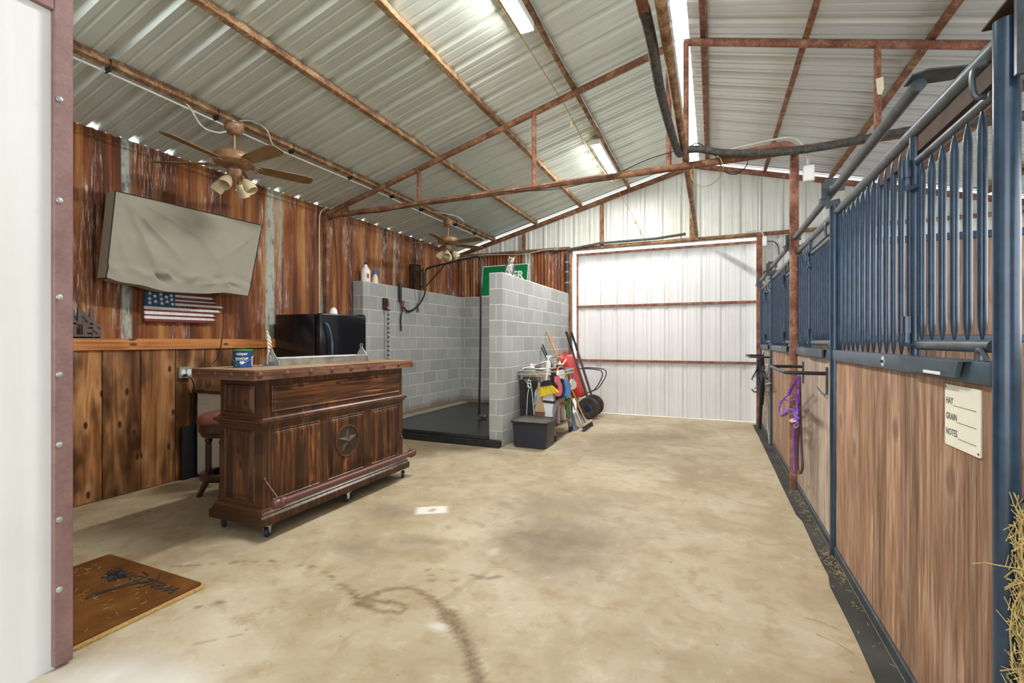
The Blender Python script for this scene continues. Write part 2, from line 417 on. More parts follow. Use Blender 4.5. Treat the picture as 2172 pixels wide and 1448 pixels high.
# ------------------------------------------------------------------ the shell
XL, XR, YB, YF = -4.89, 4.13, 8.5, -2.6
def zr(x): return 3.18 + .265 * (x - XL) if x < -.3 else 4.396 - .265 * (x + .3)

def floor():
    def marks(x, y):
        def el(cx, cy, rx, ry, a=0, p=1.6):
            dx, dy = x - cx, y - cy; c, s_ = math.cos(a), math.sin(a); q = ((dx * c + dy * s_) / rx) ** 2 + ((-dx * s_ + dy * c) / ry) ** 2
            return math.exp(-(q ** p) * .9)
        n = noise.noise(V((x * 3, y * 3, 0))) * .5 + noise.noise(V((x * 9, y * 9, 2))) * .3
        R = max(.55 * el(-.98, 3.05, .40, .52, .3), .30 * el(-1.05, 3.55, .65, .55), .42 * el(-.70, 6.7, .75, .55, .2), .34 * el(-2.35, 3.03, .22, .17),
                .30 * el(-1.83, 2.62, .20, .14), .30 * el(-2.10, 2.42, .22, .13), .34 * el(-1.0, 5.9, 1.0, .7), .28 * el(-2.75, 5.15, .8, .16), .2 * el(-3.8, 2.4, .4, .5))
        R = max(0, min(.95, 1.5 * R * (1 + .8 * n)))
        def seg(path, w):
            best = 9
            for i in range(len(path) - 1):
                ax, ay = path[i]; bx, by = path[i + 1]; dx, dy = bx - ax, by - ay
                t = max(0, min(1, ((x - ax) * dx + (y - ay) * dy) / (dx * dx + dy * dy + 1e-9)))
                best = min(best, math.hypot(x - ax - t * dx, y - ay - t * dy))
            e = w * (1 + .9 * n); return max(0, min(1, (e - best) / (.35 * w) + .5))
        G = 0
        if -3.1 < x < -.7 and 1.3 < y < 2.7:
            G = max(seg([(-1.799, 1.978), (-1.70, 1.93), (-1.60, 1.925)], .014), .9 * seg([(-1.666, 1.90), (-1.55, 1.885), (-1.437, 1.93), (-1.448, 1.982), (-1.55, 1.98), (-1.655, 1.95), (-1.70, 1.91)], .018),
                    .85 * seg([(-1.70, 1.93), (-1.638, 2.073), (-1.532, 2.14), (-1.386, 2.105), (-1.226, 2.01)], .022), .95 * seg([(-1.226, 2.01), (-1.086, 1.906), (-.982, 1.807), (-.886, 1.69), (-.83, 1.60)], .034),
                    .3 * seg([(-1.3, 2.1), (-1.25, 2.35), (-1.22, 2.5)], .02))
            for k, (dx, dy) in enumerate([(-2.994, 1.774), (-2.95, 1.80), (-2.914, 1.821), (-2.87, 1.85), (-2.80, 1.885), (-2.70, 1.955), (-2.65, 1.985), (-2.59, 2.013), (-2.508, 2.062), (-2.47, 2.07), (-2.30, 2.095), (-2.219, 2.101), (-2.18, 2.10), (-2.10, 2.08), (-2.03, 2.06), (-1.98, 2.04), (-1.907, 2.011), (-1.86, 2.0), (-1.82, 1.985), (-2.42, 1.55), (-2.36, 1.62), (-1.42, 2.38), (-1.5, 2.31), (-1.46, 2.26), (-1.35, 2.3), (-1.55, 2.34)]):
                G = max(G, .85 * max(0, min(1, (.017 + .006 * (k % 3) - math.hypot(x - dx, (y - dy) * 1.5)) / .008)))
            R = max(R, .8 * seg([(-1.30, 2.41), (-1.24, 2.385), (-1.18, 2.40), (-1.125, 2.45)], .014), .5 * seg([(-2.13, 1.36), (-2.06, 1.45), (-2.0, 1.49)], .009))
        B = 0
        if 2.9 < y < 3.5 and -2.35 < x < -1.8:
            dx, dy = x + 2.075, y - 3.19; a = -.55; px, py = dx * math.cos(a) - dy * math.sin(a), dx * math.sin(a) + dy * math.cos(a)
            q = max(abs(px) / .13, abs(py) / .085); B = max(0, min(1, (1.0 + .15 * n - q) * 6)) * .75
            if math.hypot(dx, dy) < .03: B = .1
        B = max(B, .55 * el(-2.2, .95, .45, .28, .4) * (1 + n), .5 * el(-1.2, 1.9, .05, .03), .25 * el(-1.3, 2.72, .03, .06))
        return R, G, B
    xs = [-6.5] + [XL + i * .024 for i in range(int((.78 - XL) / .024) + 1)] + [1.5, 3, 5.5]
    ys = [YF - 8] + [-.5] + [.55 + i * .024 for i in range(int((8.75 - .55) / .024) + 1)] + [12]
    vs = [(x, y, 0) for y in ys for x in xs]; nx = len(xs)
    fs = [(j * nx + i, j * nx + i + 1, (j + 1) * nx + i + 1, (j + 1) * nx + i) for j in range(len(ys) - 1) for i in range(nx - 1)]
    mb = MB(); mb.add(vs, fs); o = struct(mb, 'floor', FLOORM, 'tan stained concrete barn aisle floor', 'floor', recalc=False)
    ca = o.data.color_attributes.new('marks', 'FLOAT_COLOR', 'POINT')
    buf = []
    for (x, y, z) in vs:
        r, g, b = marks(x, y) if (XL <= x <= .8 and .5 < y < 8.8) else (0, 0, 0); buf += [r, g, b, 1]
    ca.data.foreach_set('color', buf)
floor()

def profile(a0, a1, phase, pitch, kind):
    """list of (coordinate, height) points for sheet metal"""
    pts = []; k = math.floor((a0 - phase) / pitch) - 1
    while phase + k * pitch < a1 + pitch:
        c = phase + k * pitch
        if kind == 'ag':
            pts += [(c - .045, 0), (c - .02, 1), (c + .02, 1), (c + .045, 0), (c + .085, 0), (c + .095, .2), (c + .105, .2), (c + .115, 0), (c + .19, 0), (c + .20, .2), (c + .21, .2), (c + .22, 0)]
        k += 1
    pts = sorted(p for p in pts if a0 <= p[0] <= a1)
    return [(a0, 0)] + pts + [(a1, 0)]

def roof():
    pr = profile(YF, 8.57, .12, .305, 'ag'); hh = .034
    for side, (xa, xb) in enumerate(((-5.35, -.355), (-.215, 4.6))):
        vs = []; fs = []
        for (y, h) in pr:
            for x in (xa, xb):
                z = (3.18 + .265 * (x - XL)) if side == 0 else 4.396 - .265 * (x + .3)
                vs.append((x, y, z + h * hh))
        for i in range(len(pr) - 1): fs.append((2 * i, 2 * i + 1, 2 * i + 3, 2 * i + 2))
        mb = MB(); mb.add(vs, fs)
        o = struct(mb, 'ceiling', [ROOFM, ROOFR][side], ['ribbed metal roof underside sloping up from the rusty wall', 'ribbed metal roof underside above the horse stalls'][side], 'ceiling', 20, False)
roof()

# left wall: corrugated rusty sheets above, boards below
def corrugated(a0, a1, z0, ztop, fixed, axis, amp=.008, pitch=.0667, n=8):
    vs = []; fs = []; cnt = int((a1 - a0) / pitch * n)
    for i in range(cnt + 1):
        a = a0 + (a1 - a0) * i / cnt; d = amp * math.cos(2 * PI * i / n)
        for z in (z0, ztop(a)):
            vs.append((fixed + d, a, z) if axis == 'y' else (a, fixed - d, z))
        if i: fs.append((2 * i - 2, 2 * i, 2 * i + 1, 2 * i - 1))
    return MB().add(vs, fs)
struct(corrugated(1.05, YB, 1.2, lambda a: 3.1835, XL, 'y'), 'wall_left', CORRY, 'rusty corrugated metal wall on the left', 'wall', 60, False)
struct(corrugated(-4.88, -2.50, 2.1, lambda a: 3.06, 8.43, 'x'), 'wall_back_lower', CORRX, 'rusty corrugated strip on the back wall above the wash bay', 'wall', 60, False)
w = MB(); edges = [1.06, 1.36, 1.66, 1.965, 2.274, 2.567, 2.863, 3.151, 3.452, 3.749, 4.05, 4.35, 4.66, 4.98, 5.30]
for a, b in zip(edges, edges[1:]): w.box(-4.81, -4.78, a + .003, b - .003, 0.005, 1.29, .003)
w.box(-4.88, -4.812, 1.06, 5.3, 0, 1.27)
struct(w, 'wall_left_wainscot', PINE, 'knotty brown pine board wainscot on the left wall', 'wall')
w = MB().box(-4.80, -4.755, 1.06, 5.30, 1.278, 1.372, .003).box(-4.885, -4.755, 1.06, 5.3, 1.3721, 1.378)
struct(w, 'trim_1', RAILW, 'orange pine ledge board running above the wainscot', 'trim')

# back wall with the door opening
DX0, DX1, DZ = -2.42, .665, 3.03
def back_panel(x0, x1, z0, top, name, label):
    pr = profile(x0, x1, -.536, .305, 'ag'); vs = []; fs = []
    for (x, h) in pr:
        for z in (z0, top(x)): vs.append((x, YB + .03 - .02 * h, z))
    for i in range(len(pr) - 1): fs.append((2 * i, 2 * i + 2, 2 * i + 3, 2 * i + 1))
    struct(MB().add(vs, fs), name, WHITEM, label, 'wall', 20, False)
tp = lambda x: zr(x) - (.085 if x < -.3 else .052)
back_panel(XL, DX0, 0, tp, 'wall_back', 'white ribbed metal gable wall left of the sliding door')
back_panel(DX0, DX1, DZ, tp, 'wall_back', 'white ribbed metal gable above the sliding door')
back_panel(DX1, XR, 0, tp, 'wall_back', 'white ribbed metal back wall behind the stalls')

# right outer wall, upper half open to daylight
w = MB().box(XR, XR + .05, YF, YB, 0, 1.35).box(XR, XR + .05, YF, YB, 2.75, 3.2)
for y in (-2.5, .0, 1.7, 3.5, 5.2, 6.9, 8.4): w.box(XR, XR + .05, y - .05, y + .05, 1.35, 2.75)
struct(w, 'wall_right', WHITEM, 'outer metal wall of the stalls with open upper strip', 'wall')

# unseen front wall with a doorway, added to cut daylight on the near wall
w = MB().box(XL, -2.5, YF - .05, YF, 0, 3.2).box(.75, XR, YF - .05, YF, 0, 3.2).box(XL, XR, YF - .05, YF, 3.1, 3.6)
struct(w, 'wall_added_front', WHITEM, 'unseen front wall with an open doorway, added behind the camera to cut daylight', 'wall')
# near left tack room wall
pr = profile(YF, 1.03, .865, .305, 'ag'); vs = []; fs = []
for (y, h) in pr:
    for z in (0, 2.73): vs.append((-2.51 + (.004 if h > .5 else .001 if h else 0), y, z))
for i in range(len(pr) - 1): fs.append((2 * i, 2 * i + 2, 2 * i + 3, 2 * i + 1))
w = MB().add(vs, fs)
w.box(-2.53, -2.511, YF, 1.03, 0, 2.73)
struct(w, 'wall_front_left', NEARM, 'white sheet metal wall at the left edge', 'wall', 20)
w = MB().box(-4.89, -2.53, 1.0, 1.04, 0, 2.9)
struct(w, 'wall_front', NEARM, 'white metal wall closing the lounge towards the camera', 'wall')
t = MB().box(-2.56, -2.488, 1.018, 1.082, 0.012, zr(-2.5) - .02, .004)
jt = struct(t, 'trim_2', MAUVE, 'mauve brown steel corner post beside the white wall', 'trim')
for z in (.33, .62, .93, 1.22, 1.54, 1.94, 2.36): MB().lathe((-2.488, 1.035, z), [(.012, 0), (.012, .003), (.007, .005), (.006, .009), (0, .010)], 10, Matrix.Rotation(PI / 2, 3, 'Y')).build('screw', GREYM, jt)
struct(MB().box(-2.53, -2.486, YF, 1.018, 2.72, 2.80, .003), 'trim_3', MAUVE, 'brown metal trim along the top of the white wall', 'trim')
s_ = MB().lathe((-2.5095, .86, 1.49), [(.009, 0), (.009, .003), (.005, .004), (.005, .006), (0, .007)], 12, Matrix.Rotation(PI / 2, 3, 'Y'))
solo(s_, 'wall_screw', GREYM, 'grey screw head in the white wall at the left edge', 'screw', (-2.5095, .86, 1.49))

# concrete block walls
def block(name, label, x0, x1, y0, y1, z1=2.235):
    struct(MB().box(x0, x1, y0, y1, 0, z1, .004), name, BLOCK, label, 'wall')
block('wall_block_left', 'grey concrete block wall of the wash bay against the rusty wall', -4.88, -4.69, 5.40, 8.42)
block('wall_block_back', 'grey concrete block wall at the back of the wash bay', -4.689, -2.661, 8.30, 8.42)
block('wall_block_partition', 'free standing grey concrete block partition beside the tools', -2.66, -2.47, 5.43, 8.46)

# wash bay floor
t = thing('wash_bay_platform', 'raised black rubber covered floor of the wash bay', 'platform', (-3.6, 5.36, 0))
MB().box(-4.685, -2.475, 5.335, 5.42, 0, .088, .006).build('curb', BLACKR, t)
MB().box(-4.685, -2.665, 5.365, 5.50, .089, .136, .006).box(-4.685, -2.665, 5.50, 8.295, .02, .128, .004).build('rubber_mat', WASHTOP, t)
MB().box(-4.685, -4.50, 5.55, 8.29, .1285, .134, .002).build('concrete_edge', plain('damp_concrete', (.30, .26, .19), .5), t)

# ------------------------------------------------------------------ sliding door, jambs, header
t = thing('door_1', 'big white ribbed metal sliding door at the end of the aisle', 'door', (-.88, 8.72, .02)); t['kind'] = 'structure'
pr = profile(-2.40, .95, -1.98, .305, 'ag'); vs = []; fs = []
for (x, h) in pr:
    for z in (.005, 3.02): vs.append((x, 8.74 + .02 * h, z))
for i in range(len(pr) - 1): fs.append((2 * i, 2 * i + 2, 2 * i + 3, 2 * i + 1))
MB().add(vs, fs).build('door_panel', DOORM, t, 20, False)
for z in (.986, 2.006, 3.0):
    MB().box(-2.40, .95, 8.69, 8.73, z - .02, z + .02, .003).build('door_rail', RUSTR, t)
MB().box(-2.40, -2.37, 8.69, 8.73, .02, 3.02, .003).build('door_stile', RUSTR, t)
solo(MB().tube([(DX0 - .03, 8.44, 0), (DX0 - .03, 8.44, 3.03)], .035, 12), 'door_post', RUST, 'rusty steel post at the left side of the sliding door', 'post', (DX0 - .03, 8.44, 0))
solo(MB().box(.64, .72, 8.36, 8.44, 0, 3.05, .005), 'door_post', RUSTR, 'rusty square steel post right of the sliding door', 'post', (.68, 8.4, 0))
solo(MB().tube([(DX0 - .06, 8.44, 3.065), (.66, 8.44, 3.065), (XR, 8.44, 3.085)], .032, 12), 'wall_girt', RUSTD, 'rusty pipe girt running over the sliding door', 'pipe')
solo(MB().tube([(XL + .02, 8.40, 3.09), (DX0 - .03, 8.40, 3.08)], .03, 12), 'wall_girt', RUSTD, 'rusty pipe girt above the corrugated strip in the back corner', 'pipe')
solo(MB().beam((.75, 8.44, 2.45), (XR, 8.44, 2.45), .05, .05), 'wall_girt', RUST, 'lower rusty girt on the back wall seen through the stall bars', 'pipe')
for x, lab in ((-3.385, 'short rusty stud on the gable above the wash bay'), (-1.853, 'rusty stud on the gable above the left half of the sliding door'), (-4.66, 'shortest rusty stud in the left back corner')):
    solo(MB().box(x - .03, x + .03, 8.42, 8.48, 3.09, zr(x) - .14, .003), 'gable_stud', RUST, lab, 'stud', (x, 8.45, 3.09))
solo(MB().box(-.36, -.30, 8.42, 8.48, 3.09, zr(-.33) - .14, .003), 'gable_stud', RUSTD, 'rusty king stud on the gable below the roof ridge', 'stud', (-.33, 8.45, 3.09))
solo(MB().beam((XL, 8.46, zr(XL) - .075), (-.3, 8.46, zr(-.3) - .085), .06, .07), 'end_rafter', RUST, 'rusty rafter along the left slope of the back gable', 'rafter')
solo(MB().beam((-.3, 8.46, zr(-.3) - .085), (XR, 8.46, zr(XR) - .085), .06, .07), 'end_rafter', RUSTR, 'rusty rafter along the right slope of the back gable', 'rafter')

# purlins
PL = [(-4.02, 'lowest left rusty purlin carrying both ceiling fans and a white conduit'), (-3.12, 'second rusty purlin up the left roof slope'), (-2.24, 'third rusty purlin up the left roof slope'), (-1.37, 'rusty purlin beside the tube lights'),
      (-.08, 'rusty purlin just right of the roof ridge gap'), (.766, 'second rusty purlin right of the ridge'), (1.646, 'third rusty purlin right of the ridge'), (2.52, 'fourth rusty purlin down the right roof slope'), (3.4, 'lowest rusty purlin down the right roof slope')]
for x, lab in PL:
    a = math.atan(.265) * (1 if x < -.3 else -1); R = Matrix.Rotation(-a, 3, 'Y')
    z = zr(x) - .037
    solo(MB().box(x - .026, x + .026, YF, 8.47, z - .034, z + .034, .004, R), 'roof_purlin', RUSTD if x < -.3 else RUST, lab, 'purlin', (x, 2, z), 'rusty roof purlins')

# truss
def pipe(name, pts, r, mat, parent): return MB().tube(pts, r, 14).build(name, mat, parent)
TY = 4.85
t = thing('roof_truss', 'rusty welded pipe truss spanning the barn under the purlins', 'truss', (-.3, TY, 3.05))
zt = lambda x: zr(x) - .11
pipe('top_chord', [(-4.84, TY, zt(-4.84)), (-.38, TY, zt(-.38))], .034, RUST, t)
pipe('top_chord', [(-.26, TY, zt(-.26) - .01), (-.18, TY, zt(-.18)), (4.1, TY, zt(4.1))], .034, RUSTR, t)
pipe('bottom_chord', [(-4.84, TY, 3.05), (-.32, TY, 3.06), (4.1, TY, 3.10)], .034, RUST, t)
for x in (-3.34, -1.82, -.40, -.24, 1.28, 2.9):
    pipe('web_member', [(x, TY, 3.06), (x, TY, zt(x))], .026, RUSTR if x > -2 else RUST, t)
MB().prism([(-4.86, TY - .006, 2.98), (-4.86, TY - .006, 3.12), (-4.45, TY - .006, 3.2), (-4.45, TY - .006, 3.06)], (0, .012, 0)).build('gusset_plate', RUST, t)
MB().prism([(1.26, TY - .035, 3.56), (1.31, TY - .035, 3.57), (1.315, TY - .035, 3.47), (1.30, TY - .035, 3.42), (1.27, TY - .035, 3.43)], (0, .006, 0)).build('sticker', CREAM, t)
solo(MB().box(-4.875, -4.81, 4.82, 4.88, 0, 3.10, .004), 'wall_column', RUST, 'brown steel column on the rusty wall under the left end of the truss', 'column', (-4.84, 4.84, 0))
# pale conduit beside it
solo(MB().tube(bez([(-4.86, 4.74, .9), (-4.862, 4.745, 2), (-4.86, 4.74, 2.9), (-4.84, 4.745, 3.08), (-4.76, 4.78, 3.16)], 6), .008, 8), 'conduit', CABLE, 'white conduit climbing the rusty wall beside the brown column', 'conduit')
solo(MB().tube(bez([(-4.87, 5.10, 1.7), (-4.868, 5.07, 2.4), (-4.868, 5.02, 2.9), (-4.82, 4.93, 3.06)], 6), .004, 6), 'wall_cable', INK, 'thin black cable hanging on the rusty wall right of the column', 'cable')
# rusty main column at the stalls
t = thing('building_column', 'tall rusty round steel column standing between the stalls', 'column', (.685, 4.95, 0))
MB().tube([(.685, 4.95, 0), (.685, 4.95, 3.06)], .038, 16).build('pipe', RUSTR, t)
MB().tube(bez([(.685, 4.95, 3.02), (.67, 4.94, 3.12), (.60, 4.92, 3.155), (.45, 4.90, 3.14), (.05, 4.86, 3.10)], 6), .032, 12).build('elbow', RUSTR, t)
# longitudinal pipe under the ridge
solo(MB().tube([(-.25, YF, 3.125), (-.25, 4.8, 3.13), (-.25, 8.40, 3.12)], .030, 12), 'ridge_tie_pipe', RUSTD, 'long rusty pipe running lengthwise under the ridge gap', 'pipe')
solo(MB().box(-.375, -.32, .3, 2.66, 3.145, 3.20, .003), 'steel_tube', RUSTR, 'square rusty steel tube ending beside the lengthwise pipe', 'tube')
solo(MB().tube(bez([(-.345, 2.62, 3.17), (-.335, 2.9, 3.135), (-.335, 3.4, 3.09), (-.31, 4.1, 3.06), (-.285, 4.55, 3.08), (-.25, 4.72, 3.165), (-.12, 4.74, 3.165), (.1, 4.75, 3.10), (.42, 4.76, 3.05), (.75, 4.76, 3.03), (1.1, 4.76, 3.045), (1.3, 4.76, 3.06), (1.7, 4.77, 3.07), (2.6, 4.78, 3.06)], 6), .033, 12),
     'insulated_hose', HOSE, 'thick dusty black hose hanging from the ridge pipe and along the truss', 'hose')
solo(MB().tube(bez([(-.20, 4.7, 3.19), (-.12, 4.72, 3.21), (.02, 4.74, 3.08), (.10, 4.75, 2.93), (.20, 4.75, 2.89), (.28, 4.75, 2.95), (.29, 4.75, 3.02)], 8), .0045, 6), 'loose_wire', INK, 'black wire curling under the hose at the truss', 'wire')
solo(MB().tube(bez([(-.16, 4.72, 3.02), (-.19, 4.72, 2.93), (-.15, 4.72, 2.84), (-.06, 4.72, 2.80), (.04, 4.72, 2.85), (.09, 4.72, 2.95), (.06, 4.72, 3.05)], 8), .004, 6), 'wire_loop', YROPE, 'tan wire loop hanging under the ridge end of the truss', 'wire')
w = MB()
for (a, b, c) in (((-2.2, 4.80, 3.04), (-1.5, 4.80, 2.99), (-.9, 4.80, 3.06)), ((-.9, 4.80, 3.06), (-.6, 4.8, 3.16), (-.32, 4.78, 3.2)), ((-4.3, 4.81, 3.03), (-3.9, 4.81, 3.0), (-3.4, 4.81, 3.03))):
    w.tube(bez([a, b, c], 8), .0045, 6)
w.tube([(-.9, 4.80, 3.06), (-2.2, 4.80, 3.04)], .0045, 6); w.tube([(-3.4, 4.81, 3.03), (-2.2, 4.80, 3.04)], .0045, 6)
solo(w, 'truss_cable', INK, 'black cable draped along the bottom pipe of the truss', 'cable')
# junction boxes and small cables
def jbox(x, y, z, w_, h_, label, d=.05, mat=WHITEP):
    t = thing('junction_box', label, 'electrical box', (x, y, z))
    MB().box(x - w_ / 2, x + w_ / 2, y - d, y, z - h_ / 2, z + h_ / 2, .004).build('box', mat, t)
    MB().box(x - w_ / 2 + .006, x + w_ / 2 - .006, y - d - .004, y - d - .0002, z - h_ / 2 + .006, z + h_ / 2 - .006, .001).build('cover_plate', mat, t)
jbox(.79, 4.93, 2.86, .085, .14, 'white electrical box on the tall rusty column')
jbox(.75, 8.38, 2.93, .06, .15, 'white electrical box right of the sliding door')
jbox(-2.70, 8.38, 3.075, .09, .06, 'grey electrical box on the girt left of the sliding door', .05, GREYM)
solo(MB().tube(bez([(.79, 4.93, 2.94), (.785, 4.93, 3.05), (.72, 4.93, 3.17), (.6, 4.90, 3.21), (.3, 4.87, 3.18), (.05, 4.84, 3.15), (-.14, 4.80, 3.19)], 6), .010, 8), 'conduit', CABLE, 'white flexible conduit arching over the tall rusty column', 'conduit')
solo(MB().tube(bez([(.74, 8.38, 3.0), (.72, 8.36, 3.07), (.66, 8.37, 3.11), (.5, 8.39, 3.11)], 6), .010, 8), 'conduit', CABLE, 'short white conduit bending into the box by the door', 'conduit')
solo(MB().tube(bez([(.79, 8.36, 2.93), (.90, 8.36, 2.90), (.95, 8.35, 2.75), (.90, 8.3, 2.5), (.80, 8.25, 2.3)], 6), .007, 6), 'power_cord', INK, 'black cord looping down from the box by the door', 'cord')
solo(MB().tube(bez([(XL + .1, 8.36, 3.05), (-4.2, 8.36, 3.07), (-3.4, 8.355, 3.03), (-2.95, 8.36, 3.07), (-2.75, 8.36, 3.075)], 8), .008, 6), 'conduit', CABLE, 'grey cable run along the girt above the corrugated strip', 'conduit')
dp_ = solo(MB().tube([(-2.485, 8.36, 2.24), (-2.485, 8.36, 2.98), (-2.47, 8.36, 3.03), (-2.40, 8.36, 3.05), (-1.9, 8.37, 3.115), (-.9, 8.38, 3.12), (-.42, 8.39, 3.16)], .022, 10), 'drain_pipe', HOSE, 'dark pipe rising at the left door post and along the girt', 'pipe')
for z in (2.42, 2.62, 2.80): MB().box(-2.512, -2.458, 8.335, 8.385, z, z + .03, .003).build('pipe_strap', GREYM, dp_)

# white conduit along lowest purlin
w = MB(); yy = [YF + .3 * i for i in range(37)]
w.tube([(-4.055, y, zr(-4.05) - .095 - .008 * math.sin(y * 2.3)) for y in yy], .009, 8)
t = solo(w, 'conduit', CABLE, 'long white conduit tied under the lowest left purlin', 'conduit')
for y in (1.3, 1.95, 2.75, 3.55, 4.4, 5.2, 5.9, 6.9, 7.6): MB().box(-4.062, -3.985, y - .004, y + .004, zr(-4.02) - .108, zr(-4.02) - .02, .001).build('cable_tie', INK, t)

# tube lights
def tube_light(loc, label):
    t = thing('tube_light', label, 'ceiling light', loc, 'tube lights under the roof', local=True)
    MB().box(-.060, .060, -.62, .62, .01, .05, .004).box(-.060, -.056, -.62, .62, -.018, .01).box(.056, .060, -.62, .62, -.018, .01).box(-.056, .056, -.62, -.61, -.022, .01).box(-.056, .056, .61, .62, -.022, .01).build('housing', WHITEP, t)
    MB().box(-.052, .052, -.605, .605, -.028, .0098, .005).build('diffuser', LAMP, t)
    for y in (-.45, .45): MB().tube([(0, y, .05), (.03, y, .10)], .003, 5).build('hanger', CHROME, t)
    return t
l0 = tube_light((-1.44, 6.76, 3.99), 'lit white tube light farther from the camera, over the middle of the aisle')
l1 = dup(l0, (-1.44, 3.06, 3.99), 'lit white tube light nearer the camera, cut by the top edge')
#l2 = dup(l0, (-1.44, -.64, 3.99), 'third white tube light of the row, above and behind the camera')
t = solo(MB().tube(bez([(-1.54, .6, 3.99), (-1.535, 2.3, 4.0), (-1.525, 3.9, 3.995), (-1.51, 5.0, 3.97), (-1.53, 5.6, 3.96), (-1.54, 6.5, 3.93), (-1.42, 7.5, 3.80)], 6), .006, 6), 'pull_rope', YROPE, 'yellow rope strung beside the tube lights', 'rope')
MB().tube([(-1.513, 5.25, 3.97), (-1.513, 5.25, 3.90)], .006, 6).lathe((-1.513, 5.25, 3.83), [(.004, 0), (.018, .006), (.018, .06), (.008, .075)], 10).build('snap_clip', CREAM, t)
solo(MB().tube([(-1.42, 7.5, 3.80), (-1.24, 8.2, 3.46), (-1.10, 8.41, 3.12)], .0035, 6), 'light_string', YROPE, 'thin cord slanting from the far tube light to the door header', 'cord')
solo(MB().tube([(-1.225, 8.24, 3.47), (-1.225, 8.24, 3.43)], .004, 6).lathe((-1.225, 8.24, 3.37), [(.004, 0), (.016, .006), (.016, .05), (.006, .06)], 8), 'cord_weight', YROPE, 'small brass toggle hanging on the thin cord above the door', 'toggle')
w = MB(); w.tube([(-1.325, y, zr(-1.33) - .085 - .01 * math.sin(y * 5)) for y in [.3 + .4 * i for i in range(20)]], .006, 6)
solo(w, 'light_cable', GREYM, 'grey cable following the purlin beside the tube lights', 'cable')

# ------------------------------------------------------------------ ceiling fans
def fan(loc, label):
    t = thing('ceiling_fan', label, 'ceiling fan', loc, 'ceiling fans', local=True)     # origin at top of canopy
    MB().box(-.05, .05, -.05, .05, .0, .012, .003).build('mount_box', WHITEM, t)
    MB().lathe((0, 0, -.10), [(.030, 0), (.055, .012), (.078, .045), (.082, .085), (.07, .10)], 28).build('canopy', FANM, t)
    MB().tube([(0, 0, -.09), (0, 0, -.27)], .013, 12).build('downrod', FANM, t)
    MB().lathe((0, 0, -.38), [(.09, -.005), (.13, .0), (.165, .022), (.172, .04), (.172, .075), (.158, .098), (.06, .108), (.028, .125), (.02, .14)], 36).build('motor_housing', FANM, t)
    for k in range(5):
        a = math.radians(64 + 72 * k); R = Matrix.Rotation(a, 3, 'Z') @ Matrix.Rotation(math.radians(-13), 3, 'X')
        z = -.372
        out = [(.20, -.052), (.26, -.062), (.62, -.072), (.665, -.06), (.685, -.035), (.685, .035), (.665, .06), (.62, .072), (.26, .062), (.20, .052)]
        b = MB(); b.prism([R @ V((x, y, 0)) + V((0, 0, z)) for x, y in out], R @ V((0, 0, .007))); bl = b.build('blade', FANB, t)
        g = MB(); g.beam(R @ V((.07, 0, .02)) + V((0, 0, z)), R @ V((.17, 0, -.004)) + V((0, 0, z)), .028, .008, .001)
        g.tube([R @ V((.19 + .045 * math.cos(q), .042 * math.sin(q), -.006)) + V((0, 0, z)) for q in [2 * PI * i / 16 for i in range(16)]], .006, 6, True)
        g.tube([R @ V((.13, 0, -.006)) + V((0, 0, z)), R @ V((.25, 0, -.006)) + V((0, 0, z))], .006, 6)
        g.build('blade_iron', FANM, bl)
    lk = MB().lathe((0, 0, -.50), [(.02, -.02), (.045, 0), (.058, .03), (.062, .08), (.05, .10), (.03, .12)], 24).build('light_kit', FANM, t)
    for k in range(4):
        a = math.radians(25 + 90 * k); d = V((math.cos(a), math.sin(a), 0))
        MB().tube(bez([d * .03 + V((0, 0, -.47)), d * .075 + V((0, 0, -.475)), d * .085 + V((0, 0, -.50))], 4), .010, 8).lathe(d * .085 + V((0, 0, -.525)), [(.022, 0), (.024, .02), (.012, .03)], 12).build('lamp_arm', FANM, lk)
        R = Matrix.Rotation(a, 3, 'Z') @ Matrix.Rotation(math.radians(-38), 3, 'Y')
        MB().lathe(d * .088 + V((0, 0, -.51)), [(.020, -.0), (.034, -.02), (.048, -.055), (.054, -.09), (.052, -.125), (.049, -.124), (.05, -.09), (.044, -.055), (.03, -.02), (.016, -.005)], 20, R).build('glass_shade', SHADE, t)
    MB().tube([(0.02, 0, -.50), (.02, 0, -.60)], .0025, 5).ball((.02, 0, -.605), .008, 8, 6).build('pull_chain', CHROME, t)
    return t
zf = zr(-4.02) - .030
f0 = fan((-4.02, 2.917, zf - .043), 'tan ceiling fan nearer the camera, with amber glass shades')
f1 = dup(f0, (-4.02, 6.663, zf - .043), 'farther tan ceiling fan over the wash bay')
solo(MB().tube(bez([(-4.06, 2.42, zf - .02), (-4.04, 2.52, zf - .05), (-4.05, 2.64, zf - .17), (-4.03, 2.76, zf - .18), (-4.02, 2.84, zf - .14)], 6), .007, 6), 'flex_cable', CABLE, 'white flexible cable drooping into the near fan from the left', 'cable')
solo(MB().tube(bez([(-4.0, 2.95, zf - .0), (-3.95, 3.05, zf + .03), (-3.93, 3.18, zf + .0), (-3.98, 3.28, zf - .08), (-4.04, 3.42, zf - .11)], 6), .007, 6), 'flex_cable', CABLE, 'white flexible cable arching right out of the near fan', 'cable')
solo(MB().tube(bez([(-4.06, 6.1, zf - .0), (-3.95, 6.35, zf + .0), (-3.85, 6.65, zf + .01), (-3.83, 6.85, zf - .03), (-3.92, 6.95, zf - .09)], 6), .006, 6), 'flex_cable', CABLE, 'white flexible cable looping over the far fan', 'cable')

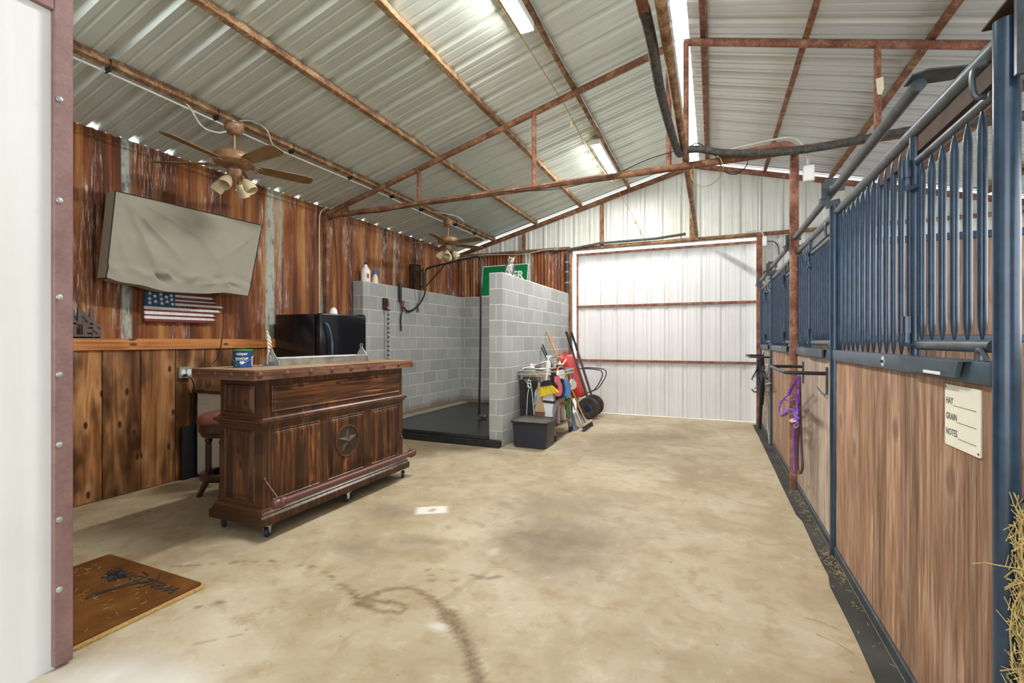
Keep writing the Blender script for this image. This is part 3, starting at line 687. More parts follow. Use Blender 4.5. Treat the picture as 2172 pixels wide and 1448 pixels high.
# ------------------------------------------------------------------ covered television
def cover():
    t = thing('television', 'wall mounted television hidden under a taupe fabric cover', 'television', (-4.7, 2.93, 1.8))
    TL, TR, BL, BR = V((-4.60, 2.28, 2.615)), V((-4.60, 3.665, 2.64)), V((-4.60, 2.215, 1.885)), V((-4.60, 3.50, 1.845))
    folds = [((.03, .93), (.52, .22), .030, .030), ((.06, .90), (.30, .10), .026, .026), ((.16, .93), (.74, .50), .020, .035), ((.97, .88), (.62, .30), .022, .040), ((.27, .16), (.40, .04), -.045, .022), ((.33, .20), (.46, .06), .025, .025), ((.80, .12), (.95, .06), -.025, .02), ((.45, .80), (.80, .20), .016, .05), ((.02, .60), (.10, .15), .022, .03), ((.60, .10), (.85, .16), .020, .03)]
    def fold(u, v):
        h = 0
        for (a, b, am, w_) in folds:
            ax, ay = a; bx, by = b; dx, dy = bx - ax, by - ay
            t_ = ((u - ax) * dx + (v - ay) * dy) / (dx * dx + dy * dy); tc_ = max(0, min(1, t_))
            q = math.hypot(u - ax - tc_ * dx, (v - ay - tc_ * dy)) / (w_ * (.5 + tc_))
            h += am * math.exp(-q ** 1.4) * math.sin(PI * min(1, .15 + tc_ * .95)) 
        return h
    def fn(u, v):
        p = (BL * (1 - u) + BR * u) * (1 - v) + (TL * (1 - u) + TR * u) * v
        edge = min(1, 6 * min(u, 1 - u)) * min(1, 5 * min(v + .02, 1.02 - v))
        sag = -.055 * math.sin(PI * min(1, u * 1.25)) * (1 - v) ** 2 if u < .8 else .0
        # diagonal folds hanging from the corners
        d1 = math.sin((u * 1.0 + v * .9) * 13 + 2 * noise.noise(V((u * 2, v * 2, 0)))) * max(0, 1 - abs(u - .30) * 2.4)
        d2 = math.sin((u * .9 - v * .5) * 16 + 2.5 * noise.noise(V((u * 3, v * 2, 5)))) * .5
        w_ = .040 * (abs(d1) ** 1.5) * (1 if d1 > 0 else -.6) + .018 * d2 + .035 * noise.noise(V((u * 4, v * 3, 1)))
        low = .05 * math.exp(-((v - .16) / .07) ** 2) * noise.noise(V((u * 9, v * 6, 3)))
        return p + V((edge * (w_ * .45 + 1.3 * fold(u, v) + .03 * (1 - v) * .6) + low, 0, sag + .012 * noise.noise(V((u * 7, 0, 9))) * (1 - v) ** 3))
    c = MB(); nu, nv = 110, 70; c.grid(fn, nu, nv)
    def side(path, n=4):
        k = len(c.v); back = []
        for p in path:
            q = V((-4.745, p[1] + (p[1] - 2.93) * -.01, p[2]))
            back.append(q)
        vs = []; m = len(path)
        for i in range(n + 1):
            for p, q in zip(path, back): vs.append(V(p).lerp(q, i / n))
        fs = [(i * m + j, i * m + j + 1, (i + 1) * m + j + 1, (i + 1) * m + j) for i in range(n) for j in range(m - 1)]
        c.add(vs, fs)
    top = [fn(i / nu, 1) for i in range(nu + 1)]; bot = [fn(i / nu, 0) for i in range(nu + 1)]
    lf = [fn(0, j / nv) for j in range(nv + 1)]; rt = [fn(1, j / nv) for j in range(nv + 1)]
    for p in (top, bot, lf, rt): side(p)
    c.build('fabric_cover', COVER, t, 50)
    s = MB(); s.tube([p + V((.002, 0, 0)) for p in lf + top[1:] + rt[::-1][1:]], .0045, 6); s.build('piping', INK, t)
    s = MB(); s.tube([p + V((.0, 0, 0)) for p in [fn(0, 0), V((-4.64, 2.23, 1.875)), V((-4.745, 2.23, 1.88))]], .0045, 6); s.build('piping', INK, t)
    MB().box(-4.88, -4.745, 2.7, 3.2, 2.1, 2.4).build('wall_bracket', BLACKP, t)
cover()
solo(MB().tube(bez([(-4.74, 3.30, 1.86), (-4.76, 3.33, 1.6), (-4.75, 3.31, 1.38), (-4.745, 3.27, 1.2), (-4.74, 3.2, 1.12)], 6), .0045, 6), 'power_cord', SHADOWW, 'thin brown cord hanging from the covered television over the ledge', 'cord')
solo(MB().box(-4.89, -4.84, 1.98, 2.09, 2.55, 2.63, .003), 'wall_bracket', RUSTD, 'small tan bracket on the rusty wall beside the mauve post', 'bracket')

# flag
def cw(cx, cy, X):        # from the enlarged crop of the photo to the wall plane
    return on_x(140 + cx / 5.171, 560 + cy / 5.171, X)
t = thing('wooden_flag', 'weathered wooden stars and stripes flag hanging below the covered television', 'flag', (-4.86, 2.62, 1.55))
xF = -4.845
strp = [('r', 290, 335, 1600), ('w', 335, 362, 1625), ('r', 362, 388, 1640), ('w', 388, 405, 1655), ('r', 405, 428, 1660), ('w', 428, 455, 1735), ('w', 458, 490, 1700), ('r', 490, 512, 1690), ('w', 512, 545, 1640), ('r', 545, 563, 1620), ('w', 563, 595, 1640), ('r', 595, 625, 1640)]
for i, (cc, a, b, e) in enumerate(strp):
    x0 = 860 if a > 456 else 1195
    sl = 0.028
    z_a = on_x(140 + x0 / 5.171, 560 + a / 5.171, xF).z; z_b = on_x(140 + x0 / 5.171, 560 + b / 5.171, xF).z
    y0, y1 = cw(x0, 400, xF).y, cw(e, 400, xF).y
    pts = [(y0, z_a), (y1 - .02, z_a - .002), (y1 - .035, z_a * .6 + z_b * .4), (y1, (z_a + z_b) / 2), (y1 - .03, z_b + .003), (y0, z_b)]
    MB().prism([(xF - .012, y, z) for y, z in pts], (.017, 0, 0)).build('stripe', FLAGR if cc == 'r' else FLAGW, t)
a, b = cw(860, 280, xF), cw(1195, 456, xF)
b.z = cw(860, 456, xF).z
MB().box(xF - .012, xF + .006, a.y, cw(1195, 456, xF).y, b.z, a.z + .02, .002).build('canton', FLAGB, t)
for (sx, sy) in [(915, 320), (1035, 330), (1150, 345), (970, 350), (1095, 360), (912, 378), (1042, 382), (1155, 390), (978, 408), (1105, 412), (915, 422), (1048, 430), (1163, 440)]:
    c = cw(sx, sy, xF); pts = []
    for k in range(10):
        r = .0215 if k % 2 == 0 else .009; q = PI / 2 + k * PI / 5
        pts.append((xF + .0062, c.y + r * math.cos(q), c.z + r * math.sin(q)))
    MB().prism(pts, (.0015, 0, 0)).build('star', FLAGW, t)

# cut out letters on ledge
t = thing('letter_sign', 'dark cut out metal word sign standing on the pine ledge', 'sign', (-4.82, 2.1, 1.378))
def TM(y, z, x=-4.83): return Matrix(((0, 0, 1, x), (1, 0, 0, y), (0, 1, 0, z), (0, 0, 0, 1)))
MB().text('BARN', .172, TM(2.238, 1.503), .016, .008, 'RIGHT', .86).build('upper_word', LETM, t, 30)
MB().text('RULES', .160, TM(2.290, 1.39), .016, .008, 'RIGHT', .88).build('lower_word', LETM, t, 30)
MB().box(-4.838, -4.822, 1.72, 2.285, 1.3785, 1.392).box(-4.836, -4.824, 1.72, 2.26, 1.496, 1.51).build('base_bar', LETM, t)

# outlet
t = thing('wall_outlet', 'grey metal outlet box with a black plug on the pine boards', 'outlet', (-4.76, 2.935, 1.05))
MB().box(-4.779, -4.735, 2.878, 2.994, .992, 1.105, .004).build('box', GREYM, t)
for y in (2.91, 2.962):
    MB().lathe((-4.735, y, 1.05), [(.021, 0), (.021, .004), (.0, .004)], 16, Matrix.Rotation(PI / 2, 3, 'Y'), 1.5, 1).build('socket', IVORY, t)
p = MB().box(-4.730, -4.70, 2.90, 2.93, 1.01, 1.035, .004); p = p.build('plug', BLACKP, t)
MB().tube(bez([(-4.70, 2.915, 1.02), (-4.68, 2.95, .99), (-4.72, 3.0, .90), (-4.74, 3.0, .7), (-4.75, 3.0, .5)], 6), .006, 6).build('cord', BLACKP, p)

# ------------------------------------------------------------------ furniture behind the bar
t = thing('cabinet', 'low white cabinet with a brown top behind the bar', 'cabinet', (-4.4, 3.3, 0))
MB().box(-4.70, -4.15, 3.02, 3.60, .03, .845, .004).build('body', CABW, t)
MB().box(-4.69, -4.16, 3.012, 3.0198, .05, .74, .003).build('side_panel', CABW, t)
MB().box(-4.74, -4.11, 2.99, 3.63, .8452, .885, .008).build('countertop', BARX, t)
MB().box(-4.685, -4.165, 3.05, 3.57, 0, .0298).build('plinth', SHADOWW, t)
solo(MB().box(-4.765, -4.73, 2.90, 3.30, .01, .52, .003), 'framed_board', BLACKP, 'dark framed board leaning behind the stool between wainscot and cabinet', 'board', (-4.75, 3.1, 0.01))
t = thing('bar_stool', 'round red brown leather bar stool with turned legs behind the bar', 'stool', (-3.97, 2.80, 0))
sc = V((-3.97, 2.80, 0))
MB().lathe(sc + V((0, 0, .64)), [(.205, .0), (.215, .015), (.215, .035), (.205, .06), (.17, .085), (.09, .103), (0, .108)], 32).build('seat_cushion', LEATHER, t)
MB().lathe(sc + V((0, 0, .565)), [(.18, -.035), (.19, -.01), (.19, .0), (.205, .01), (.205, .073)], 32).build('seat_frame', DKWOOD, t)
for k in range(4):
    a = math.radians(45 + 90 * k); d = V((math.cos(a), math.sin(a), 0)); R = Matrix.Rotation(a, 3, 'Z')
    m_ = MB(); p = sc + d * .13
    m_.lathe(p + V((0, 0, .46)), [(.016, 0), (.028, .012), (.03, .035), (.018, .055), (.024, .075)], 12)
    m_.box(p.x - .022, p.x + .022, p.y - .022, p.y + .022, .20, .46, .004, R)
    m_.tube([p + V((0, 0, .215)), p + d * .015 + V((0, 0, .13)), p + d * .06 + V((0, 0, .03)), p + d * .075], [.024, .026, .021, .022], 8)
    m_.build('leg', DKWOOD, t)
MB().lathe(sc + V((0, 0, .155)), [(.135, 0), (.19, .0), (.195, .01), (.195, .05), (.19, .055), (.135, .055), (.135, 0)], 32).build('foot_ring', DKWOOD, t)

t = thing('refrigerator', 'black refrigerator with a chrome edged handle behind the bar', 'refrigerator', (-4.45, 4.32, 0))
MB().box(-4.74, -4.13, 3.955, 4.72, .03, 1.665, .008, seg=2).build('body', GLOSSB, t)
fd = MB().box(-4.115, -4.045, 3.96, 4.715, 1.12, 1.672, .014, seg=3).build('freezer_door', GLOSSB, t)
fd2 = MB().box(-4.115, -4.045, 3.96, 4.715, .06, 1.105, .014, seg=3).build('door', GLOSSB, t)
hm = plain('blue_black_handle', (.10, .15, .22), .22, .5)
MB().tube(bez([(-4.04, 4.02, 1.56), (-4.01, 4.03, 1.54), (-4.0, 4.06, 1.46), (-4.0, 4.085, 1.36), (-4.0, 4.09, 1.22), (-4.02, 4.09, 1.16), (-4.04, 4.09, 1.15)], 5), .012, 10).build('handle', hm, fd)
MB().tube(bez([(-4.04, 4.02, .85), (-4.0, 4.03, .87), (-4.0, 4.03, 1.05), (-4.04, 4.02, 1.08)], 5), .012, 10).build('handle', hm, fd2)
MB().box(-4.13, -4.05, 4.62, 4.70, 1.673, 1.685, .003).build('hinge_cover', BLACKP, t)
solo(MB().lathe((-4.3, 4.42, 1.666), [(.052, 0), (.05, .03), (.042, .07), (.025, .095), (0, .105)], 20), 'white_dome', WHITEP, 'small white dome shaped object on top of the black refrigerator', 'ornament', (-4.3, 4.42, 1.666))

# ------------------------------------------------------------------ the bar
t = thing('rustic_bar', 'dark stained rustic wooden bar on casters with a carved star', 'bar', (-3.05, 3.06, 0))
bx0, bx1, by0, by1 = -3.29, -2.85, 2.275, 3.855
def molding(x0, x1, y0, y1, prof):     # list of (outset, z) rings
    vs = []; fs = []
    for (o_, z) in prof: vs += [(x0 - o_, y0 - o_, z), (x1 + o_, y0 - o_, z), (x1 + o_, y1 + o_, z), (x0 - o_, y1 + o_, z)]
    for i in range(len(prof) - 1):
        for k in range(4): l = (k + 1) % 4; fs.append((4 * i + k, 4 * i + l, 4 * i + 4 + l, 4 * i + 4 + k))
    fs.append((3, 2, 1, 0)); n = 4 * (len(prof) - 1); fs.append((n, n + 1, n + 2, n + 3))
    return MB().add(vs, fs)
molding(bx0, bx1, by0, by1, [(.045, .09), (.048, .095), (.048, .145), (.040, .152), (.034, .158), (.036, .168), (.026, .176), (.020, .188), (.008, .196), (.006, .204)]).build('base', BARF, t, 25)
MB().box(bx0, bx1, by0, by1, .204, .775).build('lower_case', BARF, t)
molding(bx0, bx1, by0, by1, [(.002, .762), (.010, .768), (.014, .780), (.028, .788), (.032, .798), (.030, .806), (.012, .812), (.004, .822)]).build('belt_molding', BARF, t, 25)
MB().box(bx0 + .004, bx1 - .004, by0 + .004, by1 - .004, .815, 1.094).build('upper_case', BARF, t)
def raised(face, a0, a1, z0, z1, mat, name, fr=.02, rec=.012):
    """raised panel on +X face (face='x') or -Y face (face='y')"""
    mb = MB()
    prof = [(0, .001), (.006, .007), (.012, .001), (.020, -.0), (.024, .003), (.045, .009)]
    vs = []; fs = []
    for (ins, h) in prof:
        q = [(a0 + ins, z0 + ins), (a1 - ins, z0 + ins), (a1 - ins, z1 - ins), (a0 + ins, z1 - ins)]
        for (a, z) in q: vs.append((bx1 + h, a, z) if face == 'x' else (a, by0 - h, z))
    for i in range(len(prof) - 1):
        for k in range(4): l = (k + 1) % 4; fs.append((4 * i + k, 4 * i + l, 4 * i + 4 + l, 4 * i + 4 + k))
    n = 4 * (len(prof) - 1); fs.append((n, n + 1, n + 2, n + 3))
    return mb.add(vs, fs).build(name, mat, t, 15)
ys = [on_x(u, 900, bx1).y for u in (576, 678, 694, 772, 787, 846)]
raised('x', ys[0], ys[5], .855, 1.045, BARH, 'upper_panel')
raised('x', ys[0], ys[1], .235, .735, BARV, 'front_panel')
mp_ = raised('x', ys[2], ys[3], .235, .735, BARV, 'star_panel')
raised('x', ys[4], ys[5], .235, .735, BARV, 'front_panel')
raised('y', bx0 + .055, bx1 - .075, .235, .735, BARX, 'side_panel')
raised('y', bx0 + .055, bx1 - .075, .850, 1.05, BARX, 'side_panel')
mcy, mcz, mr = (ys[2] + ys[3]) / 2, .515, .128
RY = Matrix.Rotation(PI / 2, 3, 'Y')
MB().tube([(bx1 + .012, mcy + mr * math.cos(q), mcz + mr * math.sin(q)) for q in [2 * PI * i / 40 for i in range(40)]], .007, 8, True).build('ring', BARF, mp_)
vs = [(bx1 + .036, mcy, mcz)]
for k in range(10):
    q = PI / 2 + k * PI / 5; r = mr * .93 if k % 2 == 0 else mr * .37
    vs.append((bx1 + .010, mcy + r * math.cos(q), mcz + r * math.sin(q)))
MB().add(vs, [(0, 1 + k, 1 + (k + 1) % 10) for k in range(10)]).build('star', plain('star_wood', (.050, .026, .016), .33, 0, .5, .3, 30), mp_, 5, True)  # raised star slightly lighter than the disc behind it
MB().lathe((bx1 + .0095, mcy, mcz), [(mr, 0), (mr, .001), (0, .001)], 40, RY).build('medallion', STAR, mp_)
# slab
m_ = MB(); c = .05
sl = [(-3.385, 2.14), (-2.76, 2.14), (-2.76, 3.90), (-2.80, 3.945), (-3.385, 3.945)]
m_.prism([(x, y, 1.095) for x, y in sl], (0, 0, .068)); m_.build('bar_top', wood('bar_top_edge_wood', (.05, .02, .012), (.15, .062, .034), (.25, .12, .068), 'y', 'z', .6, .2, .5, .45, 1.0, .5, .4), t)
MB().prism([(x, y, 1.1631) for x, y in sl], (0, 0, .002)).build('top_surface', SLABW, t)
n_ = []
for y in [2.185 + i * .212 for i in range(9)]: n_.append(((-2.76, y, 1.130), RY))
for x in (-2.83, -2.98, -3.14, -3.31): n_.append(((x, 2.14, 1.130), Matrix.Rotation(PI / 2, 3, 'X')))
for c_, R in n_: MB().lathe(c_, [(.021, 0), (.019, .006), (.012, .011), (0, .014)], 14, R).build('nail_head', COPPER, t)
# foot rail
m_ = MB().tube([(-2.73, 2.285, .25), (-2.73, 3.86, .25)], .026, 18)
for y, s in ((2.285, 1), (3.86, -1)):
    R = Matrix.Rotation(-s * PI / 2, 3, 'X')
    m_.lathe((-2.73, y - s * .035, .25), [(0, 0), (.022, .004), (.033, .02), (.037, .045), (.030, .055), (.038, .062), (.038, .078), (.030, .085), (.033, .095), (.026, .105)], 20, R)
fr = m_.build('foot_rail', COPPER, t)
for y in (2.30, 3.845):
    MB().tube([(bx1, y - .01, .40), (-2.735, y + .015, .265)], .005, 8).ball((bx1 + .004, y - .012, .402), .012, 10, 6).tube([(bx1 + .03, y, .215), (-2.74, y, .232)], .006, 8).build('rail_rod', COPPER, fr)
for (x, y, a) in ((-2.835, 2.30, .4), (-3.28, 2.30, 1.2), (-2.835, 3.06, .1), (-2.835, 3.84, .5), (-3.28, 3.84, .9)):
    R = Matrix.Rotation(a, 3, 'Z'); cp = V((x, y, 0))
    cs_ = MB().box(x - .03, x + .03, y - .03, y + .03, .083, .0899, .001, R)
    for s in (-1, 1): cs_.prism([R @ V((s * .017, -.022, .083)) + cp, R @ V((s * .017, .022, .083)) + cp, R @ V((s * .017, .012, .03)) + cp, R @ V((s * .017, -.006, .03)) + cp], R @ V((.002 * s, 0, 0)))
    cs_ = cs_.build('caster', CHROME, t)
    RW = R @ Matrix.Rotation(PI / 2, 3, 'Y')
    MB().lathe(cp + R @ V((-.013, .004, .0345)), [(.01, 0), (.028, 0), (.0345, .005), (.0345, .021), (.028, .026), (.01, .026)], 20, RW).build('wheel', NAVY, cs_)

# paint can
pc = V((-3.16, 2.36, 1.1652))
t = thing('paint_can', 'small blue paint can standing on the bar top', 'paint can', pc)
MB().lathe(pc, [(.060, 0), (.064, .002), (.064, .006), (.062, .008), (.062, .118), (.064, .121), (.064, .127), (.058, .129), (.056, .124), (0, .124)], 32).build('body', CANB, t)
def curved_text(txt, size, z, r, c, ang, mat, name, parent, off=0):
    mb = MB().text(txt, size, Matrix.Identity(4), .0006, off)
    out = []
    for (x, y, zz) in mb.v:
        a = ang + x / r; out.append((c.x + (r + zz) * math.cos(a), c.y + (r + zz) * math.sin(a), c.z + z + y))
    mb.v = out; return mb.build(name, mat, parent)
ca = math.atan2(-pc.y, -pc.x) - .12
curved_text('valspar', .027, .092, .0635, pc, ca, WHITEINK, 'brand_text', t, .0006)
curved_text('SIGNATURE', .0165, .062, .0635, pc, ca, WHITEINK, 'series_text', t, .0005)
l = MB()
for (a0, a1, z0, z1) in ((-.75, .55, .054, .057), (-.2, .25, .030, .046), (-.12, .17, .025, .030)):
    l.grid(lambda u, v: (pc.x + .0632 * math.cos(ca + a0 + (a1 - a0) * u), pc.y + .0632 * math.sin(ca + a0 + (a1 - a0) * u), pc.z + z0 + (z1 - z0) * v), 10, 1)
l.build('label_mark', WHITEINK, t)
l = MB().grid(lambda u, v: (pc.x + .0632 * math.cos(ca + 1.15 + .35 * u), pc.y + .0632 * math.sin(ca + 1.15 + .35 * u), pc.z + .01 + .07 * v), 6, 1); l.build('side_label', LILAC, t)
l = MB().grid(lambda u, v: (pc.x + .0632 * math.cos(ca - .75 + .25 * u), pc.y + .0632 * math.sin(ca - .75 + .25 * u), pc.z + .008 + .018 * v), 6, 1)
l.lathe(pc + V((0, 0, .1285)), [(.0645, -.006), (.0648, 0), (.055, .001)], 32); l.build('green_label', GREENP, t)
dv = V((math.cos(ca + PI / 2), math.sin(ca + PI / 2), 0)); fw = V((math.cos(ca), math.sin(ca), 0))
MB().tube(bez([pc - dv * .066 + V((0, 0, .085)), pc - dv * .060 + fw * .03 + V((0, 0, .055)), pc + fw * .068 + V((0, 0, .032)), pc + dv * .058 + fw * .035 + V((0, 0, .062)), pc + dv * .066 + V((0, 0, .09))], 6), .0016, 6).build('bail_handle', CHROME, t)

# galvanised trough with feather
t = thing('metal_trough', 'long galvanised metal trough with triangular ends on the bar top', 'trough', (-3.12, 3.05, 1.1655))
m_ = MB()
ty0, ty1 = 2.56, 3.56
m_.prism([(-3.055, ty0, 1.166), (-3.165, ty0, 1.166), (-3.185, ty0, 1.222), (-3.18, ty0, 1.222), (-3.162, ty0, 1.170), (-3.058, ty0, 1.170), (-3.040, ty0, 1.222), (-3.035, ty0, 1.222)], (0, ty1 - ty0, 0))
m_.tube([(-3.037, ty0, 1.223), (-3.037, ty1, 1.223)], .006, 8).tube([(-3.183, ty0, 1.223), (-3.183, ty1, 1.223)], .006, 8)
m_.build('trough', GREYM, t)
for y in (ty0 - .004, ty1 + .001):
    m_ = MB().prism([(-3.02, y, 1.166), (-3.20, y, 1.166), (-3.19, y, 1.20), (-3.125, y, 1.30), (-3.105, y, 1.30), (-3.03, y, 1.20)], (0, .003, 0))
    m_.tube([(-3.115 + .014 * math.cos(q), y, 1.315 + .018 * math.sin(q)) for q in [2 * PI * i / 12 for i in range(12)]], .003, 6, True)
    m_.build('end_plate', GREYM, t)
MB().prism([(-3.10, ty0 - .005, 1.20), (-3.13, ty0 - .005, 1.20), (-3.13, ty0 - .005, 1.25), (-3.10, ty0 - .005, 1.25)], (0, -.02, 0)).lathe((-3.11, ty0 - .02, 1.166), [(.075, 0), (.075, .003), (.0, .004)], 24).build('clip', GREYM, t)
t = thing('feather', 'brown and white striped feather upright in the metal trough', 'feather', (-3.11, ty0 - .03, 1.20))
fm = N('striped_feather'); sp_ = fm.n('ShaderNodeSeparateXYZ'); fm.t.links.new(fm.n('ShaderNodeNewGeometry').outputs['Position'], sp_.inputs[0])
wv_ = fm.math('SINE', fm.math('MULTIPLY', fm.math('ADD', sp_.outputs[2], fm.math('MULTIPLY', sp_.outputs[1], .6)), 230.0))
fm = fm.out(fm.mix(fm.ramp(wv_, [(.35, 0), (.6, 1)]), (.74, .68, .56), (.10, .06, .035)), .8)
m_ = MB(); cz = lambda v: 1.27 + .20 * v
def fl(u, v):
    w_ = .030 * math.sin(PI * min(1, v * .9 + .1)) ** .6; yy_ = ty0 - .03 + .02 * math.sin(v * 2.2) * .6 - .025 * v * v
    return (-3.11 - .018 * (u - .3), yy_ + (u - .25) * w_ * 1.6, cz(v) - .02 * u)
m_.grid(fl, 6, 20); m_.build('vane', fm, t)
MB().tube([(-3.11, ty0 - .035, 1.18), (-3.108, ty0 - .033, 1.30), (-3.108, ty0 - .04, 1.40), (-3.11, ty0 - .05, 1.465)], [.003, .003, .002, .001], 6).build('quill', CREAM, t)

# ------------------------------------------------------------------ doormat
t = thing('doormat', 'brown coir doormat with black script lettering on the floor', 'doormat', (-3.04, 1.40, 0))
m_ = MB(); 
def rr(x0, x1, y0, y1, r, z):
    out = []
    for (cx, cy, a) in ((x1 - r, y1 - r, 0), (x0 + r, y1 - r, 90), (x0 + r, y0 + r, 180), (x1 - r, y0 + r, 270)):
        for k in range(5): q = math.radians(a + 22.5 * k); out.append((cx + r * math.cos(q), cy + r * math.sin(q), z))
    return out
m_.prism(rr(-3.50, -2.565, 1.10, 1.705, .03, .001), (0, 0, .009)); m_.build('backing', COIRL, t)
m_ = MB().prism(rr(-3.495, -2.595, 1.105, 1.70, .025, .0101), (0, 0, .007)); m_.build('coir_pile', COIR, t)
m_ = MB().text('welcome', .13, Matrix.Translation((-2.93, 1.615, .0175)) @ Matrix.Rotation(PI, 4, 'Z'), .0012, .001, 'CENTER', 1.28, .25)
def stroke(pts, r=.006): 
    P = bez([(x, y, .018) for x, y in pts], 6)
    m_.tube(P, r, 5)
stroke([on_z(x / 2.967, 960 + y / 2.967, .018)[:2] for x, y in ((1010, 760), (985, 800), (900, 815), (750, 850), (600, 895), (545, 920), (570, 895), (700, 855), (850, 810), (930, 775), (900, 750))], .004)
for k in range(60):
    a = rnd.uniform(0, 2 * PI); r = rnd.uniform(.02, .07); cx, cy = -3.13, 1.555
    m_.tube([(cx + r * .3 * math.cos(a), cy + r * .3 * math.sin(a), .018), (cx + r * 1.2 * math.cos(a), cy + .9 * r * math.sin(a), .0185)], .004, 4)
m_.build('lettering', INK, t)
m_ = MB()
for k in range(90):
    x, y = rnd.uniform(-3.45, -2.65), rnd.uniform(1.13, 1.6); a = rnd.uniform(0, PI); L = rnd.uniform(.008, .028)
    m_.tube([(x, y, .0185), (x + L * math.cos(a), y + L * math.sin(a), .020)], .0009, 4)
o = m_.build('straw_bits', STRAW, t); o['kind'] = 'stuff'

# ------------------------------------------------------------------ wash bay fittings
t = thing('jug', 'white plastic jug with a dark cap on top of the block wall', 'bottle', (-4.78, 5.56, 2.235))
MB().lathe((-4.78, 5.56, 2.2352), [(.062, 0), (.068, .01), (.068, .16), (.055, .195), (.028, .235), (.022, .25), (.022, .265)], 24, None, 1, 1.1).tube(bez([(-4.78, 5.60, 2.45), (-4.78, 5.625, 2.44), (-4.78, 5.63, 2.41), (-4.78, 5.62, 2.39)], 5), .010, 8).build('body', WHITEP, t)
MB().lathe((-4.78, 5.56, 2.50), [(.026, 0), (.026, .028), (.0, .03)], 16).build('cap', NAVY, t)
MB().box(-4.7118, -4.711, 5.515, 5.55, 2.29, 2.36).build('red_label', RED, t)
t = thing('pump_bottle', 'cream bottle with a bright blue pump head on the block wall', 'bottle', (-4.77, 5.76, 2.235))
MB().lathe((-4.77, 5.76, 2.2352), [(.048, 0), (.052, .01), (.048, .06), (.035, .12), (.024, .14)], 20).build('body', CREAM, t)
MB().lathe((-4.77, 5.76, 2.375), [(.028, 0), (.028, .035), (.012, .04), (.012, .055)], 16).box(-4.785, -4.755, 5.72, 5.87, 2.428, 2.444, .004).build('pump_head', BLUEP, t)

t = thing('wash_boom', 'dark pipe swing boom with a hose drop in the wash bay', 'boom', (-4.55, 6.6, 2.24))
MB().box(-4.82, -4.69, 6.70, 6.88, 2.236, 2.68, .006).build('mounting_block', SHADOWW, t)
MB().tube([(-4.64, 6.86, 2.25), (-4.64, 6.86, 2.62)], .016, 10).tube([(-4.70, 6.84, 2.30), (-4.64, 6.86, 2.30)], .012, 8).tube([(-4.70, 6.84, 2.58), (-4.64, 6.86, 2.58)], .012, 8).build('pivot', BLACKP, t)
PB = plain('dark_bronze_pipe', (.045, .035, .03), .35, .4)
MB().tube(bez([(-4.59, 6.86, 2.24), (-4.59, 6.86, 2.50), (-4.57, 6.86, 2.59), (-4.48, 6.84, 2.62), (-4.0, 6.74, 2.66), (-3.53, 6.64, 2.70), (-3.43, 6.62, 2.69), (-3.385, 6.61, 2.63), (-3.385, 6.61, 2.50), (-3.39, 6.61, 1.4), (-3.41, 6.60, .16)], 6), .017, 12).build('boom_pipe', PB, t)
MB().tube([(-4.58, 6.86, 2.30), (-4.13, 6.77, 2.645)], .010, 8).build('brace', PB, t)
MB().tube([(-3.41, 6.60, .165), (-3.30, 6.61, .155)], [.02, .028], 10).ball((-3.31, 6.61, .162), .028, 10, 8).build('nozzle', CHROME, t)
t = thing('spray_hose', 'black wash hose and spray wand hanging on the block wall', 'hose', (-4.66, 6.3, 2.0))
MB().tube([(-4.66, 6.24, 2.00), (-4.66, 6.235, 2.29)], .028, 14).build('wand_grip', BLACKP, t)
MB().tube(bez([(-4.59, 6.86, 2.24), (-4.60, 6.82, 2.12), (-4.63, 6.66, 1.93), (-4.65, 6.45, 1.85), (-4.655, 6.33, 1.90), (-4.655, 6.29, 1.98)], 7), .014, 10).build('hose', BLACKR, t)
MB().tube(bez([(-4.655, 6.28, 1.97), (-4.66, 6.285, 1.84), (-4.665, 6.26, 1.70), (-4.665, 6.275, 1.52)], 7), .012, 10).build('hose_tail', BLACKR, t)
MB().box(-4.68, -4.63, 6.26, 6.33, 1.985, 2.01, .004).box(-4.67, -4.64, 6.27, 6.295, 1.90, 1.99, .004).box(-4.67, -4.64, 6.305, 6.325, 1.94, 1.99, .004).build('coupling', BRONZE, t)
solo(MB().tube(bez([(-4.68, 6.66, 2.235), (-4.675, 6.70, 2.05), (-4.675, 6.755, 1.90)], 5), .003, 5).tube(bez([(-4.68, 6.78, 2.235), (-4.675, 6.785, 2.05), (-4.675, 6.76, 1.90)], 5), .003, 5).box(-4.68, -4.665, 6.735, 6.785, 1.86, 1.92, .003), 'red_cord', BRONZE, 'thin red cord with a clip hanging below the boom', 'cord', (-4.68, 6.7, 2.235))
t = thing('hook_board', 'dark wooden board with a hook and twisted lead rope on the block wall', 'hook', (-4.68, 5.88, 1.84))
MB().box(-4.69, -4.665, 5.83, 5.945, 1.84, 2.02, .003).build('board', SHADOWW, t)
MB().tube(bez([(-4.66, 5.885, 1.96), (-4.62, 5.885, 1.965), (-4.60, 5.885, 1.92), (-4.63, 5.885, 1.87)], 5), .008, 8).build('hook', RUST, t)
rp = MB()
for ph in (0, PI): rp.tube([(-4.63 + .010 * math.cos(z * 60 + ph), 5.90 + .010 * math.sin(z * 60 + ph), z) for z in [1.87 - .01 * i for i in range(85)]], .0085, 6)
rp.tube(bez([(-4.62, 5.86, 1.88), (-4.60, 5.90, 1.84), (-4.62, 5.93, 1.88), (-4.64, 5.89, 1.83)], 6), .009, 6)
ropem = N('black_tan_rope'); wz = ropem.n('ShaderNodeSeparateXYZ'); ropem.t.links.new(ropem.n('ShaderNodeNewGeometry').outputs['Position'], wz.inputs[0])
